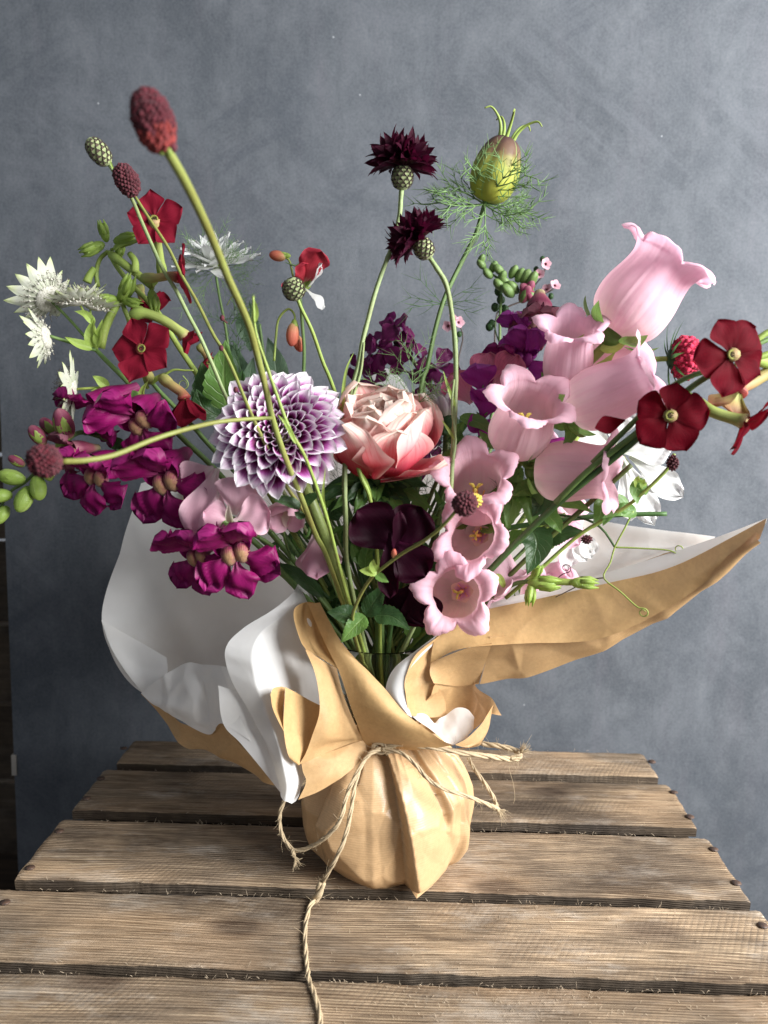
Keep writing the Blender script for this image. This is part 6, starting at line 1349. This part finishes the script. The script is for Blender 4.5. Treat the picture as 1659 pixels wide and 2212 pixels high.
snap(t, at(425, 1192, .425), (-.25, -.9, -.3), (-.45, 0, 1), 1.25, roll=-6); snap(t, at(505, 1184, .415), (.12, -.9, -.3), (-.15, 0, 1), 1.45, roll=6)
for q in ([(600, 1225, .45), (580, 1240, .445), (560, 1252, .443)], [(600, 1230, .452), (570, 1220, .447), (552, 1206, .445)], [(700, 1290, .455), (640, 1240, .45), (600, 1215, .448)]): leaf(q, .009, M_LEAFD, t)

# --- snapdragon, right back
t, b = flower('snapdragon', 'violet snapdragon spike with a column of green buds, near the board at right', 'flower', 'snapdragons', .009)
stem([(1031, 570, .60), (1062, 592, .60), (1090, 610, .598), (1120, 630, .595), (1145, 655, .59), (1150, 720, .575), (1130, 800, .56), (1080, 920, .54), (1000, 1120, .515), (890, 1400, .485)]+root(b), .0008, .0018, M_MIDS, t, n=50)
for k, (x, y) in enumerate(((1034, 572), (1048, 580), (1060, 588), (1062, 600), (1078, 610), (1086, 592), (1102, 600), (1100, 620), (1116, 608), (1088, 626), (1128, 612), (1118, 632), (1141, 618), (1108, 640), (1134, 640), (1148, 640), (1126, 652), (1160, 655))):
    snapbud(t, at(x, y, .598-.0006*k), (.45*(-1)**k-.2, -.35, .55), (.82+.028*k)*.85, M_MIDS if k < 14 else M_BUDP, M_MIDS)
snap(t, at(1164, 684, .50), (-.1, -.6, -.6), (0, 0, 1), 1.15, M_BUDP, M_PALP, upper=.8); snap(t, at(1128, 720, .51), (-.5, -.6, -.2), (0, 0, 1), .95, M_SNAPV, M_SNAPV); snap(t, at(1132, 768, .495), (-.2, -.9, -.1), (.1, 0, 1), 1.1, M_SNAPV, M_SNAPV); snap(t, at(1098, 790, .505), (-.6, -.7, -.2), (0, 0, 1), .95, M_SNAP, M_SNAPV)
t, b = flower('budded_stem', 'thin pale green stem with tiny round buds against the board left of the violet snapdragon', 'flower stem', None, .010)
stem([(1083, 636, .60), (1080, 690, .598), (1079, 760, .595), (1075, 850, .585), (1030, 1000, .56), (930, 1280, .50)]+root(b), .0011, .0013, M_MIDS, t, n=50); stem([(1079, 740, .597), (1070, 715, .60), (1072, 690, .603), (1090, 668, .605)], .0006, .0005, M_MIDS, t, name='side_stem')
for (x, y) in ((1077, 630), (1082, 648), (1070, 664), (1063, 700), (1090, 668), (1058, 706)): mb = MB(); mb.ball(at(x, y, .604), .0034, .003, .0034, 9, 7, fn=lambda q, u, v: q*(1+.12*math.sin(u*2*PI*4))); solid(mb, 'bud', M_LEAFD, t)
tendril(t, [(1078, 770, .594), (1090, 762, .592), (1102, 765, .59)], .0005, M_LIME)
# --- dusty pink hound's tongue
t, b = flower('houndstongue', 'tiny dusty pink flowers on a wiry branch close to the board', 'flower', None, .007)
stem([(1195, 625, .60), (1165, 640, .605), (1130, 650, .61), (1085, 670, .612), (1070, 700, .612), (1060, 900, .58), (980, 1120, .53), (880, 1400, .488)]+root(b), .0005, .0010, M_PURS, t, n=50)
stem([(1130, 650, .61), (1150, 622, .61), (1172, 596, .605), (1178, 580, .602)], .0005, .0004, M_PURS, t, name='side_stem')
stem([(992, 700, .61), (1000, 730, .61), (990, 780, .61), (1000, 820, .605), (1018, 840, .60)], .0005, .0007, M_PURS, t, name='side_stem')
cy = petal('petal', M_CYN, .0052, .0048, 'round', 66, 0, 0, cup=.25, nu=5, nv=6, seed=1)
for (x, y, f) in ((1178, 571, (.3, -1, .2)), (1165, 594, (-.2, -1, .4)), (1198, 618, (.3, -.9, .5)), (1182, 626, (-.5, -.6, .5)), (990, 697, (.4, -1, .1)), (969, 704, (-.5, -.8, -.3)), (980, 690, (.2, -.4, .8))):
    O = axisM(at(x, y, .602), f); mb = MB(); mb.ball((0, 0, -.0005), .0016, .0016, .002, 8, 5); h = place(floret_mesh('cyn', lambda: mb.mesh('flower_centre', M_BURN)), 'flower_centre', t, O); ringp(cy, 'petal', h, O, 5, 0, 6)
for (x, y) in ((1158, 582), (1172, 560), (1190, 640), (992, 722), (985, 735)): mb = MB(); mb.ball(at(x, y, .606), .0022, .002, .0026, 8, 6); solid(mb, 'bud', M_LEAFD, t)

# --- canterbury bells
t, b = flower('canterbury_bell', 'tall stem of big pale pink bells rising to the upper right', 'flower', G_A, .010)
stem([(1336, 716, .452), (1318, 736, .452), (1296, 758, .452), (1249, 805, .452), (1216, 856, .452), (1188, 912, .452), (1156, 964, .453), (1116, 1004, .455), (1092, 1044, .457), (1076, 1084, .459), (1040, 1180, .463), (960, 1320, .470), (870, 1430, .478)]+root(b), .0030, .0028, M_LIME, t, n=60, ribs=1, sides=14, hairs=500)
bell(t, (1326, 716, .450), (1464, 536, .440), 1, L=.060, RR=.0232, flare=.9, roll=.4)
bell(t, (1222, 836, .458), (1240, 668, .430), 2, L=.050, RR=.0150, flare=1.1, roll=.2)
bell(t, (1110, 968, .450), (1162, 826, .417), 3, M_BELLH, L=.048, RR=.0190, flare=1.05, roll=.75, open_=True)
bell(t, (1232, 886, .445), (1408, 808, .425), 4, L=.060, RR=.0190, flare=1.0, roll=.5)
bell(t, (1160, 1018, .445), (1340, 1022, .425), 5, M_BELLH, L=.052, RR=.0185, flare=1.0, roll=.1)
bell(t, (1278, 800, .475), (1330, 760, .47), 14, L=.036, RR=.014, flare=.8, roll=.3)
for q in ([(1250, 800, .45), (1228, 760, .448), (1262, 722, .446)], [(1296, 755, .449), (1330, 748, .447), (1370, 722, .445)], [(1232, 830, .45), (1290, 800, .447), (1330, 760, .446)], [(1240, 812, .45), (1262, 760, .449), (1290, 725, .447)], [(1190, 910, .448), (1220, 920, .445), (1232, 910, .443)], [(1240, 840, .45), (1262, 830, .447), (1280, 800, .446)], [(1120, 1005, .452), (1116, 1040, .449), (1128, 1060, .447)], [(1228, 886, .44), (1250, 904, .437), (1278, 902, .435)]): leaf(q, .0078, M_LEAFL if q[0][1] < 850 else M_LEAF, t, serr=5, name='bract_leaf')
for q, w_ in (([(1224, 905, .44), (1234, 935, .436), (1214, 974, .432)], .009), ([(1104, 1040, .45), (1106, 1090, .444), (1094, 1142, .44)], .014), ([(1116, 1042, .448), (1146, 1080, .442), (1148, 1140, .438)], .018), ([(1160, 1050, .448), (1172, 1080, .442), (1150, 1116, .438)], .020), ([(1148, 1140, .445), (1160, 1180, .44), (1138, 1242, .436)], .019), ([(1180, 1110, .445), (1200, 1130, .441), (1212, 1152, .438)], .010), ([(992, 900, .462), (1040, 916, .458), (1068, 944, .455)], .009), ([(1150, 1060, .444), (1130, 1058, .44), (1106, 1072, .437)], .011), ([(1090, 1120, .45), (1080, 1150, .448), (1095, 1190, .446)], .010), ([(1176, 1000, .448), (1150, 1008, .446), (1140, 1040, .444)], .012)): leaf(q, w_, M_LEAF if w_ < .0185 else M_LEAFD, t)
calyx5(t, at(1172, 1022, .444), (.6, -.3, -.3), 1.3, M_LEAF); calyx5(t, at(1168, 1030, .442), (.3, -.5, -.6), 1.3, M_LEAF)
t, b = flower('canterbury_bell', 'low cluster of open pink bells facing forward with orange stigmas', 'flower', G_A, .008)
stem([(1045, 1100, .465), (1040, 1180, .468), (1000, 1270, .47), (920, 1380, .474), (850, 1440, .478)]+root(b), .0026, .0024, M_MIDS, t, sides=12)
bell(t, (1030, 1100, .452), (1024, 990, .412), 6, M_BELLH, L=.046, RR=.0180, flare=1.05, roll=.35, open_=True)
bell(t, (1040, 1156, .450), (1008, 1158, .410), 7, M_BELLH, L=.038, RR=.0180, flare=1.2, roll=.75, open_=True, flat=.8)
bell(t, (1000, 1276, .446), (972, 1290, .404), 8, M_BELLH, L=.036, RR=.0170, flare=1.25, roll=.2, open_=True)
bell(t, (1030, 1195, .474), (1090, 1262, .465), 9, M_BELL, L=.036, RR=.0165, flare=1.0, roll=.3)
bell(t, (1180, 1250, .50), (1236, 1222, .492), 10, L=.020, RR=.0085, flare=1.2, roll=.3); bell(t, (1190, 1115, .50), (1226, 1086, .49), 11, L=.022, RR=.012, flare=1.0, roll=.3); bell(t, (1140, 1300, .49), (1185, 1275, .48), 12, L=.024, RR=.012)
place(petal('petal', M_BELL, .03, .024, 'fan', 70, 20, 0, cup=.4, ruf=.1, seed=31, nu=10, nv=12), 'petal', t, disc_frame(at(1180, 1110, .495), (.1, -1, .2), (.6, 0, -.6)))

# --- tobacco, right
t, b = flower('tobacco_flower', 'deep red tobacco flowers on long dark stems reaching out to the right edge', 'flower', G_T, .013)
stem([(1450, 905, .395), (1400, 925, .398), (1360, 962, .402), (1276, 1030, .412), (1200, 1092, .424), (1124, 1164, .436), (1036, 1256, .448), (950, 1350, .46), (870, 1440, .474)]+root(b), .0016, .0024, M_DARKS, t, n=50, hairs=300)
stem([(1570, 790, .39), (1508, 826, .392), (1450, 872, .395), (1372, 938, .40), (1276, 1012, .41), (1200, 1086, .422)], .0016, .0018, M_MIDS, t, name='side_stem', hairs=250)
stem([(1700, 720, .40), (1640, 742, .398), (1560, 790, .398), (1483, 816, .398), (1430, 852, .40), (1364, 916, .402), (1280, 1000, .412)], .0012, .0016, M_MIDS, t, name='side_stem', hairs=200)
tobacco(t, (1447, 898, .385), .0182, (-.1, -1, .1), (0, 0, 1), M_REDD, 84, roll=-8, seed=11, lean=0, tubeto=[(1456, 900, .395), (1475, 880, .402), (1500, 862, .41)], tmat=M_TUBEG)
tobacco(t, (1581, 766, .380), .0192, (.25, -1, .1), (0, 0, 1), M_REDD, 84, roll=26, seed=12, tubeto=[(1590, 768, .392), (1625, 775, .40), (1680, 790, .41)], tmat=M_TUBEG)
tobacco(t, (1612, 912, .385), .0180, (.75, -.35, -.5), (0, -1, .4), M_REDD, 66, seed=13, throat=False, tubeto=[(1590, 906, .388), (1540, 890, .392), (1505, 868, .398), (1475, 862, .40)], tmat=M_TUBEG, rad=.0030)
tobacco(t, (1594, 850, .40), .0150, (-.35, .1, -.9), (0, -1, 0), M_TUBE, 32, seed=14, throat=False, tubeto=[(1600, 838, .402), (1624, 826, .405), (1660, 805, .408), (1700, 790, .41)], rad=.0034)
place(petal('petal', M_REDD, .018, .011, 'star', 80, 0, 0, cup=.5, seed=21), 'petal', t, disc_frame(at(1350, 908, .40), (0, -1, .2), (-1, 0, -.3)))
for q in ([(1700, 750, .40), (1640, 772, .40), (1600, 790, .40)], [(1700, 700, .41), (1640, 730, .41), (1590, 790, .41)]): stem(q, .0018, .0016, M_LIME, t, name='side_stem', hairs=60)
calyx5(t, at(1612, 748, .395), (-.6, -.5, .4), 1.2); calyx5(t, at(1498, 864, .395), (-.7, -.2, .25), 1.3); mb = MB(); mb.ball(at(1608, 743, .393), .0034, .003, .0034, 9, 7); solid(mb, 'bud', M_LIME, t)
t, b = flower('tobacco_bud', 'green tobacco bud lying over the white paper lining at the right', 'flower bud', None, .011)
stem([(1148, 1256, .445), (1110, 1262, .45), (1052, 1298, .456), (960, 1370, .465), (870, 1440, .476)]+root(b), .0013, .0016, M_MIDS, t)
stem([(1152, 1256, .444), (1190, 1256, .441), (1240, 1258, .437), (1284, 1260, .434)], .0026, .0018, M_LIME, t, name='bud_tube', hairs=60)
calyx5(t, at(1145, 1258, .443), (1, -.2, 0), 1.8); calyx5(t, at(1150, 1250, .443), (.4, -.3, .9), 1.1); calyx5(t, at(1148, 1262, .443), (-.1, -.4, -.9), 1.3); calyx5(t, at(1236, 1258, .436), (1, -.1, 0), 1.5)
leaf([(1090, 1270, .45), (1075, 1245, .448), (1046, 1260, .446)], .004, M_LEAFL, t, name='small_leaf')

# --- lower right stems, tendrils
t, b = flower('sweet_pea_tendril', 'wiry sweet pea stem with curling tendrils trailing over the right paper wing', 'flower stem', None, .012)
stem([(1364, 1004, .44), (1276, 1084, .445), (1180, 1168, .45), (1108, 1236, .455), (1052, 1300, .459), (930, 1400, .47)]+root(b), .0015, .0018, M_DEEP, t)
stem([(1456, 980, .425), (1440, 1015, .427), (1356, 1092, .435), (1256, 1152, .445), (1168, 1228, .45), (1092, 1292, .456)], .0010, .0013, M_LIME, t, name='side_stem')
stem([(1440, 1110, .45), (1340, 1112, .455), (1240, 1120, .46), (1100, 1140, .465), (1000, 1160, .47)], .0014, .0018, M_DARKS, t, name='side_stem'); stem([(1200, 1112, .455), (1260, 1120, .45), (1300, 1142, .446), (1328, 1182, .442)], .0008, .0007, M_DARKS, t, name='side_stem')
tendril(t, [(1368, 1104, .44), (1350, 1140, .44), (1328, 1182, .44), (1318, 1216, .438), (1304, 1248, .435), (1340, 1278, .427), (1375, 1310, .42), (1390, 1314, .418)], .0006, M_LIME, -1.2, .0028)
tendril(t, [(1328, 1182, .441), (1380, 1184, .437), (1440, 1188, .432), (1462, 1196, .43)], .0006, M_LIME, 1.0, .0028); tendril(t, [(1304, 1248, .435), (1270, 1254, .437), (1240, 1270, .438), (1200, 1290, .439)], .0005, M_PURS)
tendril(t, [(1205, 1248, .475), (1216, 1240, .472), (1228, 1236, .47)], .0004, M_BURND, 1.6, .003)
for q, w_ in (([(1196, 1082, .444), (1240, 1088, .44), (1282, 1108, .437)], .008), ([(1300, 1072, .45), (1298, 1110, .446), (1280, 1142, .444)], .011), ([(1360, 1090, .444), (1326, 1094, .44), (1302, 1136, .436)], .013), ([(1376, 1110, .44), (1340, 1102, .438), (1300, 1120, .436)], .009), ([(1398, 1050, .435), (1376, 1058, .433), (1376, 1090, .431)], .011), ([(1380, 1050, .435), (1376, 1038, .433), (1380, 1028, .431)], .006), ([(1392, 1056, .435), (1388, 1044, .433), (1392, 1034, .431)], .005)): leaf(q, w_, M_LEAFL if w_ < .0075 else M_LEAF, t)
leaf([(1180, 1168, .455), (1215, 1152, .452), (1264, 1148, .45)], .012, M_LEAFD, t, serr=10, name='toothed_leaf'); burnet(t, at(1256, 1166, .447), (1, -.2, .1), .006, .005, [M_BURND], n=40, name='bud')
burnet(t, at(1453, 985, .422), (0, -.2, -1), .008, .006, [M_BURND], n=50, name='bud')

# --- scabious
t, b = flower('scabious', 'crimson scabious in side view with long green bracts near the right edge', 'flower', None, .012)
stem([(1450, 775, .50), (1420, 776, .50), (1392, 780, .50), (1340, 820, .50), (1250, 940, .50), (1100, 1160, .49), (900, 1400, .485)]+root(b), .0017, .0018, M_LIME, t)
O = axisM(at(1446, 775, .50), (1, -.12, .05)); mb = MB(); mb.ball((0, 0, .004), .0085, .0085, .006, 14, 9); h = place(mb.mesh('calyx', M_LEAFD), 'calyx', t, O)
ringp(petal('bract', M_LEAFD, .026, .0032, 'lance', 96, -30, 0, cup=.5, nu=4, nv=8, seed=2), 'bract', h, O, 13, .1, 12)
ringp(petal('petal', M_REDD, .012, .010, 'fan', 66, -20, 0, cup=.3, ruf=.25, seed=3), 'petal', h, O @ T(0, 0, .006), 11, 0, 9); mk = mat_speck('crimson_florets', (.30, .006, .03), (.55, .02, .08))
burnet(h, at(1458, 774, .498), (1, -.12, .05), .013, .024, [mk], n=150, name='florets')
# --- white flower behind the bells
t, b = flower('white_flower', 'white flower with long papery petals hanging behind the lower right bells', 'flower', None, .010)
stem([(1330, 985, .51), (1250, 1060, .51), (1120, 1200, .50), (920, 1390, .488)]+root(b), .0012, .0016, M_MIDS, t)
mb = MB(); mb.ball(at(1332, 980, .512), .004, .004, .004, 10, 7); h = solid(mb, 'flower_centre', M_LEAFL, t)
for (x, y, dx, dz, L, W_, sd) in ((1345, 985, .42, -.9, .052, .021, 1), (1360, 985, .8, -.62, .045, .022, 2), (1340, 975, .95, .1, .034, .026, 3), (1320, 970, -.7, .5, .036, .028, 4), (1325, 960, .1, .9, .026, .028, 5), (1310, 985, -.8, -.2, .030, .024, 6), (1345, 1000, .15, -1, .040, .018, 8)):
    place(petal('petal', M_WHITEP, L, W_, 'fan', 80, 14, 0, cup=.3, ruf=.13, rf=4, seed=sd, nu=12, nv=14), 'petal', h, disc_frame(at(x, y, .51), (0, -1, .1), (dx, 0, dz)))
for (x, y, dx, dz) in ((1236, 1150, .4, -.8), (1256, 1140, .3, -.9), (1225, 1160, 0, -1)): place(petal('petal', M_WHITEP, .022, .016, 'fan', 80, 14, 0, cup=.5, ruf=.13, rf=4, seed=4, nu=8, nv=10), 'petal', h, disc_frame(at(x, y, .50), (.1, -1, .1), (dx, 0, dz)))

# --- foliage and bare stems down in the middle
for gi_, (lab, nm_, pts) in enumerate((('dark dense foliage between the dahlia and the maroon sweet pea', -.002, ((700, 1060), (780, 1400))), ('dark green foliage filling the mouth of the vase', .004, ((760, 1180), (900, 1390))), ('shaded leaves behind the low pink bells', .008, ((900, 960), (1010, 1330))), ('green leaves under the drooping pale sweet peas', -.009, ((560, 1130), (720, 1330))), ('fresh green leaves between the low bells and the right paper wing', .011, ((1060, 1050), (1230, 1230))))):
    t, b = flower('foliage_stem', lab, 'foliage', 'leafy fillers', nm_)
    (x0, y0), (x1, y1) = pts
    for k in range(9 if gi_ != 3 else 6):
        x = R.uniform(x0, x1); y = R.uniform(y0, y0+60); Y = R.uniform(.462, .51)
        stem([(x, y, Y), ((x+830)/2+R.uniform(-18, 18), (y+1390)/2, Y-.005), (830+R.uniform(-30, 30), 1425, .478)]+root(b), R.uniform(.0009, .0014), R.uniform(.0014, .002), R.choice((M_DARKS, M_MIDS, M_DEEP)), t, name='side_stem', n=26)
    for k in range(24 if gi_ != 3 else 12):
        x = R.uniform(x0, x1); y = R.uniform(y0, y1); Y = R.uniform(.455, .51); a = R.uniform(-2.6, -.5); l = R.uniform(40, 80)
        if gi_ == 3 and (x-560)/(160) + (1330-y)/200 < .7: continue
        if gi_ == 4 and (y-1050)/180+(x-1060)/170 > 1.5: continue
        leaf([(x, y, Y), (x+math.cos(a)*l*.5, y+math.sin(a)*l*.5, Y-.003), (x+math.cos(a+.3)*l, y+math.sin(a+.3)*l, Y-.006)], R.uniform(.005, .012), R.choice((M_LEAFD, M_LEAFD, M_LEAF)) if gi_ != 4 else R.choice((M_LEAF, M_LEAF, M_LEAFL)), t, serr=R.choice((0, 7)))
    for k in range(7 if gi_ != 3 else 3): frond(t, at(R.uniform(x0, x1), R.uniform(y0, (y0+y1)/2), R.uniform(.45, .475)), (R.uniform(-1, 1), R.uniform(-.4, .1), R.uniform(.1, 1)), R.uniform(.018, .03), mat=M_FERND, r=.0003)
